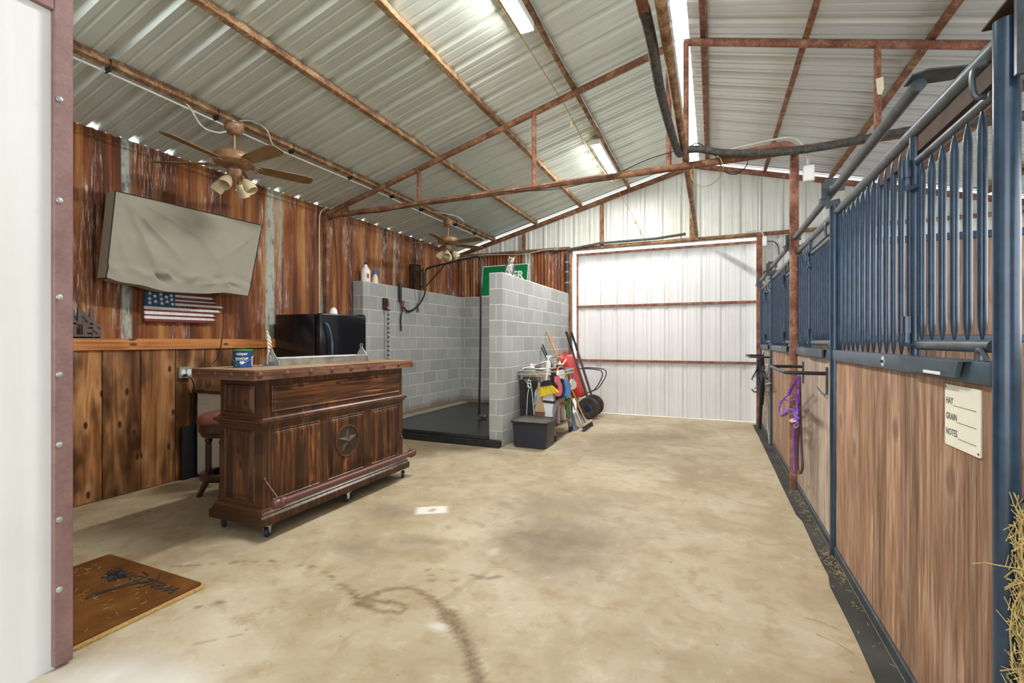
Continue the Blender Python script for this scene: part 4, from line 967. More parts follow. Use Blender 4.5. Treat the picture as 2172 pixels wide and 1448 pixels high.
ropem = ropem.out(ropem.mix(ropem.ramp(ropem.math('SINE', ropem.math('MULTIPLY', wz.outputs[2], 90)), [(.4, 0), (.5, 1)]), (.40, .40, .32), (.02, .02, .02)), .8)
rp.build('lead_rope', ropem, t)

# green sign leaning on block wall
a = math.atan2(.12, .62)
def SM(x, s, d=0):       # point on the leaning sign
    return V((x, 8.305 + s * math.sin(a) * .97 - d, 2.2365 + s * math.cos(a)))
t = thing('road_sign', 'green road sign with white letters leaning behind the block partition', 'sign', (-3.75, 8.33, 2.2365))
def plate(x0, x1, s0, s1, d0, d1, r):
    pts = []
    for (cx, cs, q0) in ((x1 - r, s1 - r, 0), (x0 + r, s1 - r, 90), (x0 + r, s0 + r, 180), (x1 - r, s0 + r, 270)):
        for k in range(4): q = math.radians(q0 + 30 * k); pts.append(SM(cx + r * math.cos(q), cs + r * math.sin(q), d0))
    return MB().prism(pts, SM(0, 0, d1) - SM(0, 0, d0))
plate(-4.26, -3.27, 0, .63, -.004, 0, .03).build('border', WHITEINK, t)
plate(-4.245, -3.285, .015, .615, .0002, .002, .025).build('green_face', GREEN, t)
sm = Matrix(((1, 0, 0, -3.365), (0, math.sin(a), -1, 0), (0, math.cos(a), 0, 0), (0, 0, 0, 1)))
bp = SM(0, .325, .0035); sm[1][3] = bp.y; sm[2][3] = bp.z
MB().text('ER', .235, sm, .002, .006, 'RIGHT', .92).build('letters', WHITEINK, t)

# owl decoy
t = thing('owl_figure', 'speckled owl figure perched on top of the block partition', 'figurine', (-2.56, 5.80, 2.235))
om = N('speckled_owl'); om = om.out(om.ramp(om.noise(om.co(), 42, 3, .8), [(.42, (.06, .06, .065)), (.5, (.45, .45, .44)), (.6, (.75, .74, .70))]), .7)
R = Matrix.Rotation(math.radians(-14), 3, 'X') @ Matrix.Rotation(math.radians(8), 3, 'Y')
oc = V((-2.56, 5.80, 2.2365))
MB().lathe(oc, [(.04, 0), (.052, .01), (.058, .06), (.056, .12), (.045, .17), (.036, .185)], 20, R, 1, .95).build('body', om, t)
MB().ball(oc + R @ V((0, -.008, .225)), (.050, .048, .042), 18, 12, R).build('head', om, t)
wm = plain('mauve_brown_feathers', (.12, .06, .065), .6, 0, .4, .3, 40)
MB().ball(oc + R @ V((-.034, -.005, .10)), (.030, .050, .095), 14, 10, R).build('wing', wm, t)
MB().ball(oc + R @ V((.040, .02, .10)), (.022, .045, .085), 14, 10, R).build('wing', wm, t)
MB().tube([oc + R @ V((-.032, -.01, .25)), oc + R @ V((-.042, -.01, .285))], [.012, .003], 8).tube([oc + R @ V((.032, -.01, .25)), oc + R @ V((.042, -.01, .285))], [.012, .003], 8).build('ear_tufts', om, t)
MB().tube([oc + R @ V((0, -.05, .225)), oc + R @ V((0, -.068, .21))], [.010, .002], 8).build('beak', INK, t)
MB().lathe(oc + R @ V((-.018, -.048, .235)), [(.011, 0), (.010, .004), (0, .005)], 12, R @ Matrix.Rotation(PI / 2, 3, 'X')).lathe(oc + R @ V((.018, -.048, .235)), [(.011, 0), (.010, .004), (0, .005)], 12, R @ Matrix.Rotation(PI / 2, 3, 'X')).build('eyes', YELLOW, t)

# ------------------------------------------------------------------ storage box and tool pile
t = thing('storage_box', 'black woven plastic storage box with a lid in front of the block partition', 'box', (-2.13, 5.68, 0))
wk = N('black_weave'); cv = wk.co((1, 1, 1), world=True); sw = wk.n('ShaderNodeSeparateXYZ'); wk.t.links.new(cv, sw.inputs[0])
cw_ = wk.n('ShaderNodeCombineXYZ'); wk.set(cw_.inputs[0], wk.math('ADD', sw.outputs[0], sw.outputs[1])); wk.set(cw_.inputs[1], sw.outputs[2])
bk = wk.n('ShaderNodeTexBrick'); wk.set(bk.inputs['Vector'], cw_.outputs[0])
for k, v in (('Scale', 1), ('Mortar Size', .0025), ('Mortar Smooth', .8), ('Brick Width', .030), ('Row Height', .0135)): bk.inputs[k].default_value = v
wk.bump(wk.math('MULTIPLY', bk.outputs['Fac'], -1), .9, .006); wk = wk.out(wk.mix(bk.outputs['Fac'], (.034, .037, .055), (.006, .006, .009)), .38, 0, .5)
def taper(x0, x1, y0, y1, z0, z1, ins, r):
    a_ = rr(x0 + ins, x1 - ins, y0 + ins, y1 - ins, r, z0); b_ = rr(x0, x1, y0, y1, r, z1); n = len(a_)
    return MB().add(a_ + b_, [tuple(range(n))[::-1], tuple(range(n, 2 * n))] + [(i, (i + 1) % n, n + (i + 1) % n, n + i) for i in range(n)])
taper(-2.365, -1.90, 5.48, 5.90, 0.001, .315, .018, .04).build('box_body', wk, t)
taper(-2.385, -1.88, 5.46, 5.92, .3155, .335, .004, .045).build('box_rim', BLACKP, t)
m_ = MB(); a_ = rr(-2.375, -1.89, 5.47, 5.91, .045, .3355); b_ = rr(-2.34, -1.925, 5.505, 5.875, .04, .352); n = len(a_)
m_.add(a_ + b_, [tuple(range(n))[::-1], tuple(range(n, 2 * n))] + [(i, (i + 1) % n, n + (i + 1) % n, n + i) for i in range(n)])
m_.build('box_lid', plain('dusty_black_lid', (.085, .08, .065), .65, 0, .3, .4, 6), t)

cx0, cx1, cy0, cy1 = -2.43, -1.95, 5.98, 6.72
t = thing('tool_cart', 'wheeled metal tool cart crowded with grooming gear beside the block partition', 'cart', ((cx0 + cx1) / 2, 6.35, 0))
for (x, y) in ((cx0, cy0), (cx1, cy0), (cx0, cy1), (cx1, cy1)):
    MB().tube([(x, y, .10), (x, y, .90)], .011, 8).build('upright', GREYM, t)
    c_ = MB().box(x - .012, x + .012, y - .018, y + .018, .06, .10).build('caster_fork', GREYM, t)
    MB().lathe((x - .012, y, .045), [(.01, 0), (.040, 0), (.045, .005), (.045, .021), (.040, .026), (.01, .026)], 18, RY).build('wheel', BLACKR, c_)
def shelf(z):
    m_ = MB().tube([(cx0, cy0, z), (cx1, cy0, z), (cx1, cy1, z), (cx0, cy1, z)], .009, 6, True)
    for i in range(1, 12): m_.tube([(cx0, cy0 + (cy1 - cy0) * i / 12, z), (cx1, cy0 + (cy1 - cy0) * i / 12, z)], .004, 5)
    m_.box(cx0 + .01, cx1 - .01, cy0 + .01, cy1 - .01, z - .012, z - .006)
    m_.build('shelf', TAN, t)
shelf(.185); shelf(.53)
m_ = MB()
loop = [(cx0 - .02, cy0 - .06), (cx1 + .0, cy0 - .06), (cx1 + .06, cy0 + .02), (cx1 + .06, cy1 - .02), (cx1, cy1 + .03), (cx0, cy1 + .03), (cx0 - .03, cy0 + .02)]
m_.tube([(x, y, .895) for x, y in loop], .012, 8, True); m_.tube([(x, y, .945) for x, y in loop], .010, 8, True)
for x in (-2.38, -2.28, -2.18, -2.08, -1.98): m_.tube([(x, cy0 - .06, .90), (x, cy0 - .09, .88), (x, cy0 - .09, .84), (x, cy0 - .075, .83)], .004, 6)
m_.build('top_rack', GREYM, t)
MB().box(cx0 + .0, cx1, cy0, cy1, .865, .872).build('shelf', TAN, t)

def pxy(pts, Y, th, name, mat, parent=None):     # outline on a plane facing the camera aisle, given real thickness
    return MB().prism([on_y(u, v, Y) for u, v in pts], (0, th, 0))
GY = 5.885
def gear(name, label, cat, parts, group=None, loc=None):
    t = thing(name, label, cat, loc or (-2.2, GY, .3), group)
    for (pn, mb, mat) in parts: mb.build(pn, mat, t)
    return t
gear('leg_wrap', 'long black leather wrap hanging leftmost on the tool cart', 'horse gear', [('wrap', pxy([(1100, 806), (1109, 804), (1114, 812), (1115, 870), (1118, 882), (1104, 882), (1102, 850), (1103, 830)], GY, .03, '', None), BLACKR), ('hook', MB().tube(bez([on_y(1106, 806, GY + .01), on_y(1105, 797, GY + .0), on_y(1110, 795, GY)], 5), .004, 6), CHROME)], loc=on_y(1108, 882, GY))
gear('leg_wrap', 'second black wrap behind the pale rope on the tool cart', 'horse gear', [('wrap', pxy([(1118, 808), (1140, 807), (1139, 816), (1133, 830), (1130, 860), (1132, 882), (1119, 882)], GY + .035, .03, '', None), BLACKR)], loc=on_y(1125, 882, GY + .035))
gear('pale_rope', 'pale green thin rope hanging over the black wraps', 'rope', [('rope', MB().tube(bez([on_y(1117, 880, GY - .02), on_y(1119, 840, GY - .02), on_y(1122, 822, GY - .02), on_y(1119, 812, GY - .02), on_y(1124, 806, GY - .02), on_y(1126, 818, GY - .02), on_y(1129, 835, GY - .02), on_y(1131, 860, GY - .02), on_y(1133, 880, GY - .02)], 6), .0055, 6).tube(bez([on_y(1118, 818, GY - .025), on_y(1124, 822, GY - .03), on_y(1126, 815, GY - .025), on_y(1120, 812, GY - .03)], 6), .006, 6), plain('pale_green_rope', (.55, .66, .56), .8)), ('snap', MB().tube([on_y(1120, 812, GY - .02), on_y(1121, 803, GY - .01)], .006, 6), CHROME)], loc=on_y(1122, 880, GY))
gear('spray_bottle', 'translucent bottle with a blue label behind the brown boot', 'bottle', [('body', MB().lathe(on_y(1136, 858, GY + .09), [(.030, 0), (.036, .01), (.036, .17), (.024, .22), (.012, .25)], 16), plain('milky_plastic', (.45, .45, .36), .3)), ('label', MB().lathe(on_y(1136, 852, GY + .09), [(.0368, 0), (.0368, .09)], 16), plain('pale_blue_label', (.20, .32, .50), .5))], loc=on_y(1136, 858, GY + .09))
gear('brown_boot', 'flared brown horse boot with a riveted leather strap', 'horse gear', [
    ('shell', pxy([(1141, 812), (1145, 812), (1149, 840), (1155, 870), (1156, 876), (1133, 876), (1134, 868), (1139, 845)], GY - .01, .045, '', None), TAN),
    ('strap', pxy([(1132, 872), (1155, 874), (1155, 882), (1133, 881)], GY - .016, .055, '', None), LEATHER),
    ('rivets', MB().ball(on_y(1136, 877, GY - .018), .006, 8, 6).ball(on_y(1150, 878.5, GY - .018), .006, 8, 6).ball(on_y(1143, 878, GY - .018), .006, 8, 6), CHROME)], loc=on_y(1144, 880, GY))
gear('white_boot', 'white horse boot with a black strap hanging above the storage box', 'horse gear', [
    ('shell', pxy([(1152, 838), (1172, 836), (1174, 852), (1171, 870), (1171, 884), (1156, 884), (1155, 868), (1150, 852)], GY, .05, '', None), plain('white_boot_fabric', (.70, .72, .74), .6, 0, .4, .08)),
    ('strap', pxy([(1150, 848.5), (1175, 851), (1175, 856), (1150, 853)], GY - .008, .062, '', None), BLACKR),
    ('buckle', MB().tube([on_y(1149 + 1.8 * math.cos(q), 850.5 + 2.4 * math.sin(q), GY - .012) for q in [2 * PI * i / 12 for i in range(12)]], .0025, 5, True), CHROME)], loc=on_y(1162, 884, GY))
br = MB(); 
for i in range(46):
    f = i / 45; jj = rnd.uniform(-.6, .6)
    p0 = on_y(1147 + 23 * f, 820 - 4.5 * f, GY - .05 + rnd.uniform(0, .04)); p1 = on_y(1144.5 + 41 * f + jj, 842 - 11 * f + jj, GY - .06 + rnd.uniform(0, .05))
    br.tube([p0, p1], [.005, .0065], 5)
gear('hand_broom', 'yellow bristled hand broom hanging on the front of the tool cart', 'brush', [
    ('bristles', br, YELLOW),
    ('ferrule', pxy([(1145, 820), (1147, 811), (1153, 807), (1166, 806), (1171, 810), (1173, 816)], GY - .055, .05, '', None), BLACKP),
    ('handle', MB().tube([on_y(1158, 808, GY - .03), on_y(1162, 785, GY + .02), on_y(1166, 770, GY + .06)], .011, 8), CREAM)], loc=on_y(1158, 842, GY))
gear('black_boot', 'black horse boot draped over the front corner of the tool cart', 'horse gear', [('shell', pxy([(1165, 797), (1172, 793), (1178, 793), (1180, 806), (1182, 822), (1177, 825), (1171, 813)], GY + .0, .05, '', None), BLACKR)], loc=on_y(1174, 825, GY))
def pxx(pts, X, th): return MB().prism([on_x(u, v, X) for u, v in pts], (th, 0, 0))
SX = -1.90
gear('rubber_glove', 'pink rubber glove hanging on the aisle side of the tool cart', 'glove', [('glove', pxx([(1176, 798), (1181, 799), (1184, 806), (1188, 816), (1188, 832), (1184, 840), (1177, 840), (1175, 836), (1182, 830), (1180, 818), (1176, 810)], SX, .03), PINK)], loc=on_x(1182, 838, SX))
gear('scraper', 'bright blue curved plastic piece on the aisle side of the tool cart', 'tool', [
    ('blue_shell', pxx([(1196, 805), (1201, 806), (1205, 815), (1206, 828), (1203, 840), (1198, 845), (1194, 838), (1195, 824), (1192, 812)], SX + .005, .035), BLUEP),
    ('black_rim', pxx([(1189, 806), (1194, 804), (1192, 813), (1194, 826), (1192, 842), (1187, 845), (1186, 838), (1189, 824)], SX, .03), BLACKR),
    ('handle', MB().tube([on_x(1196, 806, SX + .02), on_x(1191, 790, SX)], .012, 8), WHITEP)], loc=on_x(1197, 845, SX))
gear('dish_brush', 'round green brush on a white handle at the top of the tool cart', 'brush', [('head', MB().ball(on_x(1206, 792, SX), (.035, .035, .022), 14, 8), GREENP), ('handle', MB().tube([on_x(1203, 797, SX), on_x(1197, 806, SX - .02)], .008, 8), WHITEP)], loc=on_x(1206, 796, SX))
gear('plastic_comb', 'cream plastic comb plate with a blue dot at the end of the tool cart', 'tool', [('plate', pxx([(1210, 804), (1215, 803), (1221, 812), (1221, 820), (1216, 825), (1209, 826), (1208, 812)], SX + .01, .015), CREAM), ('blue_dot', MB().lathe(on_x(1211.5, 818, SX + .026), [(.014, 0), (.014, .002), (0, .002)], 14, RY), NAVY), ('blue_edge', MB().tube(bez([on_x(1212, 797, SX + .01), on_x(1218, 802, SX + .01), on_x(1223, 812, SX + .01)], 5), .008, 8), BLUEP)], loc=on_x(1214, 825, SX))
def bottle(name, u, v, h, r, mat, capm, label, X=-2.02, trig=False):
    b = on_x(u, v, X); t = thing(name, label, 'bottle', b)
    MB().lathe(b, [(r * .9, 0), (r, .008), (r, h * .62), (r * .75, h * .75), (r * .35, h * .84), (r * .35, h * .88)], 16, None, 1, .8).build('body', mat, t)
    m_ = MB().lathe(b + V((0, 0, h * .88)), [(r * .42, 0), (r * .42, h * .08), (r * .3, h * .12)], 12)
    if trig: m_.box(b.x - .012, b.x + .012, b.y - .055, b.y + .03, b.z + h * .97, b.z + h * 1.07, .004).tube([b + V((0, -.02, h * .97)), b + V((0, -.035, h * .85))], .005, 6)
    m_.build('cap', capm, t)
zs = .196
def shelf_bottle(name, u, h, r, mat, capm, label, X, z, trig=False):
    # foot of the bottle on the shelf at height z
    R_ = ray(u, 700); y = R_[1] * (X / R_[0]); b = V((X, y, z)); t = thing(name, label, 'bottle', b)
    MB().lathe(b, [(r * .9, 0), (r, .008), (r, h * .62), (r * .75, h * .75), (r * .35, h * .84), (r * .35, h * .88)], 16, None, 1, .8).build('body', mat, t)
    m_ = MB().lathe(b + V((0, 0, h * .88)), [(r * .42, 0), (r * .42, h * .08), (r * .3, h * .12)], 12)
    if trig: m_.box(b.x - .03, b.x + .055, b.y - .012, b.y + .012, b.z + h * .97, b.z + h * 1.07, .004).tube([b + V((.02, 0, h * .97)), b + V((.035, 0, h * .85))], .005, 6)
    m_.build('cap', capm, t)
shelf_bottle('lotion_bottle', 1183, .23, .036, LILAC, LILAC, 'lilac bottle on the bottom shelf of the tool cart, nearest the camera', -2.0, zs)
shelf_bottle('spray_bottle', 1192, .24, .030, CREAM, ORANGE, 'cream bottle with an orange trigger on the bottom cart shelf', -2.03, zs, True)
shelf_bottle('white_bottle', 1197, .20, .026, WHITEP, WHITEP, 'slim white bottle on the bottom cart shelf', -1.995, zs)
shelf_bottle('spray_bottle', 1203, .29, .034, GREENP, GREENP, 'green spray bottle on the bottom cart shelf', -2.02, zs, True)
shelf_bottle('spray_bottle', 1163, .26, .038, WHITEP, WHITEP, 'white spray bottle standing on the top of the tool cart', -2.12, .873, True)
shelf_bottle('spray_bottle', 1177, .20, .034, plain('grey_bottle', (.45, .46, .45), .4), CREAM, 'grey squat bottle on the top of the tool cart', -2.10, .873)
shelf_bottle('spray_bottle', 1187, .22, .034, WHITEP, ORANGE, 'white bottle with an orange cap on the top rack of the cart', -2.05, .873, True)
shelf_bottle('plastic_jar', 1127, .17, .055, plain('bone_plastic', (.62, .60, .54), .45), WHITEP, 'bone coloured jar on the left of the cart top', -2.30, .873)
gear('black_box', 'small black box on the aisle edge of the cart top', 'box', [('body', MB().box(-2.0, -1.92, 6.20, 6.34, .91, 1.02, .006), BLACKP)], loc=(-1.96, 6.27, .91))
gear('grooming_tool', 'grey metal bent bracket lying across the top of the cart', 'tool', [('bracket', MB().beam((-2.40, 6.03, .96), (-2.20, 6.35, 1.06), .05, .025, .004).beam((-2.20, 6.35, 1.06), (-2.06, 6.6, 1.09), .03, .02, .003), GREYM), ('rod', MB().tube(bez([(-2.42, 6.0, .97), (-2.25, 6.1, 1.03), (-2.1, 6.3, 1.13), (-2.02, 6.6, 1.10)], 6), .012, 8), GREYM)], loc=(-2.3, 6.2, .96))
gear('cloth_heap', 'dark maroon cloth heaped on the middle of the cart top', 'cloth', [('body', MB().box(-2.24, -2.06, 6.42, 6.62, .873, .97, .02, seg=2), plain('dark_maroon_cloth', (.10, .035, .03), .8)), ('clip', MB().box(-2.16, -2.10, 6.36, 6.42, .88, .96, .008), BLACKP)], loc=(-2.15, 6.5, .873))
for i, (u, mt, lab) in enumerate(((1181, CABW, 'pale folded cloth on the middle shelf of the tool cart'), (1195, BLACKR, 'black bundle on the middle shelf of the tool cart'))):
    R_ = ray(u, 700); y = R_[1] * (-2.1 / R_[0])
    gear('folded_cloth', lab, 'cloth', [('cloth', MB().box(-2.22, -2.0, y - .09, y + .09, .541, .62 + .03 * i, .02, seg=2), mt)], loc=(-2.1, y, .541))

gear('grooming_tool', 'orange handled tool sticking up from the aisle side of the cart', 'tool', [('handle', MB().tube(bez([(-1.96, 6.10, .90), (-1.95, 6.12, .98), (-1.93, 6.18, 1.0), (-1.92, 6.24, .985)], 5), .012, 8), ORANGE)], loc=(-1.95, 6.12, .9))
gear('grooming_tool', 'white handled tool poking out above the small black box', 'tool', [('handle', MB().tube([(-1.97, 6.30, .98), (-1.90, 6.36, 1.10)], .010, 8), WHITEP)], loc=(-1.95, 6.32, .98))
gear('strap_bundle', 'dark brown strap bundle lying on the left of the cart top', 'strap', [('bundle', MB().tube(bez([(-2.40, 6.2, .90), (-2.34, 6.3, .95), (-2.30, 6.45, .92), (-2.36, 6.55, .96), (-2.40, 6.4, .98), (-2.34, 6.25, .99)], 6), .020, 8), LEATHER)], loc=(-2.35, 6.35, .88))
gear('metal_tube', 'light grey looped tube resting on the front of the cart top', 'tube', [('tube', MB().tube(bez([(-2.34, 5.94, .965), (-2.26, 5.93, .975), (-2.12, 5.95, .98), (-2.02, 6.0, .98), (-1.97, 6.06, .99)], 6), .012, 8), GREYM)], loc=(-2.2, 6.1, .96))
gear('feed_scoop', 'white plastic scoop hanging between the glove and the blue piece', 'scoop', [('bowl', pxx([(1181, 786), (1190, 784), (1195, 792), (1192, 801), (1184, 803), (1180, 795)], SX - .01, .03), WHITEP)], loc=on_x(1187, 803, SX))

# long handled tools leaning on the partition
t = thing('push_broom', 'push broom with a long wooden handle leaning on the block partition', 'broom', (-1.80, 7.1, 0))
MB().tube([(-1.81, 7.09, .10), (-2.452, 7.11, 1.50)], .0135, 10).build('handle', WOODH, t)
R = Matrix.Rotation(math.radians(-35), 3, 'Y')
MB().box(-1.82, -1.76, 6.82, 7.36, .062, .098, .006, R).build('head', TAN, t)
m_ = MB()
for i in range(36):
    y = 6.83 + .52 * i / 35; m_.beam((-1.785, y, .07), (-1.765 + rnd.uniform(-.01, .01), y + rnd.uniform(-.004, .004), .001), .045, .013)
m_.build('bristles', plain('dark_bristles', (.04, .045, .055), .8), t)
MB().beam((-1.80, 7.06, .10), (-1.92, 7.085, .33), .012, .004).beam((-1.79, 7.13, .10), (-1.92, 7.10, .33), .012, .004).tube([(-1.81, 7.09, .09), (-1.85, 7.09, .18)], .02, 8).build('brace', CHROME, t)
t = thing('pitchfork', 'metal fork with a pale wooden handle leaning behind the push broom', 'fork', (-1.95, 7.28, 0))
MB().tube([(-2.452, 7.30, 1.42), (-2.06, 7.28, .34)], .0135, 10).build('handle', WOODH, t)
m_ = MB().tube([(-2.06, 7.28, .36), (-2.03, 7.275, .25)], .016, 8)
for k in range(5):
    y = 7.18 + .045 * k; m_.tube(bez([(-2.03, 7.275, .25), (-2.01, y, .23), (-1.96, y, .12), (-1.91, y, .004)], 4), .006, 6)
m_.build('tines', CHROME, t)
t = thing('broom', 'broom with grey blue bristles and a dark handle behind the cart', 'broom', (-1.93, 6.88, 0))
MB().tube([(-1.98, 6.88, .30), (-2.45, 6.90, 1.30)], .012, 10).build('handle', BLACKP, t)
m_ = MB()
for i in range(24):
    y = 6.80 + .16 * i / 23; m_.tube([(-1.98, 6.84 + .08 * i / 23, .30), (-1.91 + rnd.uniform(-.01, .01), y, .001)], [.006, .01], 5)
m_.build('bristles', plain('grey_blue_bristles', (.14, .19, .27), .7), t)
t = thing('straw_broom', 'tan straw broom standing between the cart and the wheelbarrow', 'broom', (-2.0, 6.80, 0))
MB().tube([(-2.03, 6.80, .45), (-2.45, 6.86, 1.25)], .012, 10).build('handle', BLACKP, t)
m_ = MB()
for i in range(30):
    f = i / 29; m_.tube([(-2.03, 6.78 + .03 * f, .45), (-1.97, 6.745 + .10 * f, .002)], [.006, .009], 5)
m_.build('straw', TAN, t)
t = thing('dustpan', 'grey black dustpan shovel lying at the foot of the brooms', 'shovel', (-1.96, 7.0, 0))
MB().prism([(-1.99, 6.93, .02), (-1.90, 6.93, .003), (-1.90, 7.05, .003), (-1.99, 7.05, .02)], (-.01, 0, .02)).tube([(-2.0, 6.99, .03), (-2.1, 7.0, .35)], .009, 8).build('pan', BLACKP, t)

# wheelbarrow stood on its nose
t = thing('wheelbarrow', 'red two wheeled wheelbarrow tipped upright with its handles up', 'wheelbarrow', (-2.0, 8.1, 0))
TX = -1.98
for y, zc in ((7.98, .19), (8.30, .20)):
    c = V((TX, y, zc)); RX = Matrix.Rotation(PI / 2, 3, 'X') @ Matrix.Rotation(0, 3, 'Z'); RX = Matrix.Rotation(-PI / 2 + .0, 3, 'X')
    tir = MB()
    tir.lathe(c, [(.10, -.045), (.135, -.055), (.17, -.05), (.188, -.03), (.191, 0), (.188, .03), (.17, .05), (.135, .055), (.10, .045)], 36, RX @ Matrix.Identity(3)).build('tire', plain('dusty_tire', (.045, .040, .034), .8, 0, .3, .4, 15), t)
    MB().lathe(c, [(.03, -.052), (.06, -.048), (.088, -.036), (.112, -.05), (.112, .05), (.088, .036), (.03, .052)], 28, RX).build('hub', NAVY, t)
MB().tube([(TX, 7.93, .19), (TX, 8.36, .20)], .012, 8).build('axle', GREYM, t)
for y, yt, k in ((8.00, 8.02, 0), (8.28, 8.36, 1)):
    xt = -2.40
    a_ = V((TX - .0, y, .30)); b_ = V((xt, yt, 1.52)); d = b_ - a_
    MB().tube([a_, a_ + d * .75], .021, 10).build('handle_rail', plain('dark_steel_rail', (.075, .065, .06), .5, .3), t)
    MB().tube([a_ + d * .72, a_ + d * .76, a_ + d], [.027, .024, .021], 10).build('grip', BLACKR, t)
    p1 = a_ + d * .46; p2 = a_ + d * .12
    MB().tube(bez([p1, p1 + V((.10, 0, .01)), p1 + V((.34, 0, -.005)), p1 + V((.42, 0, -.05)), p1 + V((.40, 0, -.17)), p2 + V((.14, 0, .06)), p2], 6), .0095, 8).build('leg', BLACKP, t)
a0 = V((TX - .03, 7.92, .34)); 
def tray(u, v, w0=0):
    # bottom shell of the tray facing the aisle, rim towards the wall
    y = 7.72 + .68 * u; z = .36 + .76 * v; base = -2.02 - .30 * v
    e = min(1, 5 * min(u, 1 - u)) * min(1, 5 * min(v, 1 - v)); e = e ** .14
    taper_ = .17 * (1 - v)
    return V((base - .20 * (1 - e) - .02, y + taper_ * (.5 - u) * 2 * (1), z))
m_ = MB().grid(tray, 26, 26)
tr_ = m_.build('tray', RED, t, 60)
md = tr_.modifiers.new('thick', 'SOLIDIFY'); md.thickness = .012
MB().tube([tray(u, 1) for u in [i / 12 for i in range(13)]], .012, 8).box(-2.40, -2.37, 7.84, 8.06, 1.135, 1.165, .004).build('tray_rim', RED, t)

# ------------------------------------------------------------------ horse stalls on the right
FX = .72
def stall_front(y0, y1, hinge, boards, label, door):
    t = thing('stall_door' if door else 'horse_stall_panel', label, 'stall door' if door else 'stall front', (FX, (y0 + y1) / 2, 0))
    MB().box(FX - .025, FX + .025, y0, y1, .018, .075, .004).build('bottom_rail', BLUED, t)
    m_ = MB(); y = math.ceil((y0 + 10) / .177) * .177 - 10; ed = [y0 + .004] + [y + .177 * i for i in range(40) if y + .177 * i < y1 - .01 and y + .177 * i > y0 + .02] + [y1 - .004]
    for a, b in zip(ed, ed[1:]): m_.box(FX - .014, FX + .004, a + .0022, b - .0022, .076, 1.236, .003)
    m_.build('boards', boards, t); MB().box(FX + .0042, FX + .014, y0 + .004, y1 - .004, .076, 1.236).build('backing', SHADOWW, t)  # dark sheet added behind the boards so their gaps look shaded
    MB().box(FX - .032, FX + .034, y0, y1, 1.2365, 1.302, .006, seg=2).build('middle_rail', BLUER, t)
    MB().tube([(FX, y0, 2.168), (FX, y1, 2.168)], .026, 14).build('top_pipe', BLUED, t)
    for y in (y0 + .012, y1 - .012): MB().box(FX - .017, FX + .017, y - .012, y + .012, 1.3025, 2.15, .003).build('stile', BLUE, t)
    proto = None
    def bar(y, za, zb):
        L = zb - za; zz = [0, .008, .022, .042, .065, L - .065, L - .042, L - .022, L - .008, L]; r = [.003, .005, .0075, .010, .0115, .0115, .010, .0075, .005, .003]
        return zz, r
    def mkbar(y, za, zb, parent):
        zz, r = bar(y, za, zb)
        return MB().tube([(FX, y, za + q) for q in zz], r, 12).build('grille_bar', BLUE, parent)
    n = int((y1 - .06 - (hinge + .05)) / .085); st = (y1 - .055 - (hinge + .06)) / n
    for i in range(n + 1): mkbar(hinge + .06 + st * i, 1.3025, 2.145, t)
    # drop down feed gate
    g = MB().tube([(FX, hinge - .03, 1.345), (FX, y0 + .05, 1.345)], .019, 12).build('gate_pipe', BLUED, t)
    MB().tube([(FX, hinge - .03, 2.045), (FX, y0 + .045, 2.045)], .016, 12).build('gate_pipe', BLUED, t)
    MB().tube([(FX, hinge, 1.3025), (FX, hinge, 2.145)], .020, 12).build('hinge_post', BLUE, t)
    n = max(3, int(round((hinge - .05 - y0 - .08) / .086))); st = (hinge - .055 - (y0 + .12)) / n
    for i in range(n + 1): mkbar(y0 + .12 + st * i, 1.362, 2.03, g)
    for z in (1.42, 2.02):
        MB().tube([(FX - .03, hinge - .005, z - .03), (FX - .03, hinge - .005, z + .035)], .015, 10).tube(bez([(FX - .03, hinge - .005, z - .03), (FX - .03, hinge - .008, z - .075), (FX - .02, hinge - .04, z - .078), (FX, hinge - .055, z - .072)], 5), .009, 8).build('hinge', BLUE, t)
    MB().box(FX - .004, FX + .010, y0 + .02, hinge + .42, 2.085, 2.143).box(FX - .004, FX + .03, y0 + .02, hinge + .42, 2.080, 2.0848).build('channel', SHADOWW if not door else BLUED, t)
    # lip and latch loop on the rail
    m_ = MB(); yl0, yl1 = y0 + .10, hinge + .02
    m_.prism([(FX - .033, yl0, 1.30), (FX - .055, yl0 + .02, 1.297), (FX - .055, yl1 - .02, 1.297), (FX - .033, yl1, 1.30)], (0, 0, .004))
    m_.prism([(FX - .055, yl0 + .02, 1.297), (FX - .048, yl0 + .06, 1.248), (FX - .048, yl1 - .08, 1.250), (FX - .055, yl1 - .02, 1.297)], (.012, 0, 0)).build('lip', BLUER, t)
    MB().tube(bez([(FX - .02, y0 + .10, 1.302), (FX - .02, y0 + .095, 1.33), (FX - .02, y0 + .075, 1.333), (FX - .02, y0 + .05, 1.312), (FX - .02, y0 + .045, 1.302)], 4), .007, 8).build('latch', BLUED, t)
    MB().tube(bez([(FX - .02, y0 + .05, 2.04), (FX - .045, y0 + .05, 2.05), (FX - .045, y0 + .055, 2.12), (FX - .02, y0 + .04, 2.13)], 5), .008, 8).build('hook', BLUED, t)
    lg = MB().lathe((FX - .0325, (y0 + y1) / 2 - .04, 1.270), [(.023, 0), (.023, -.002), (0, -.002)], 24, Matrix.Rotation(PI / 2, 3, 'Y')).build('badge', WHITEP, t)
    ly = (y0 + y1) / 2 - .04; m_ = MB()
    m_.tube([(FX - .0348, ly + .020 * math.cos(q), 1.27 + .020 * math.sin(q)) for q in [2 * PI * i / 24 for i in range(24)]], .0009, 4, True)
    for dy in (-.012, -.006, 0, .006, .012): m_.tube([(FX - .0348, ly + dy, 1.264), (FX - .0348, ly + dy + .002, 1.276)], .0012, 4)
    m_.tube([(FX - .0348, ly - .015, 1.262), (FX - .0348, ly + .015, 1.264)], .001, 4)
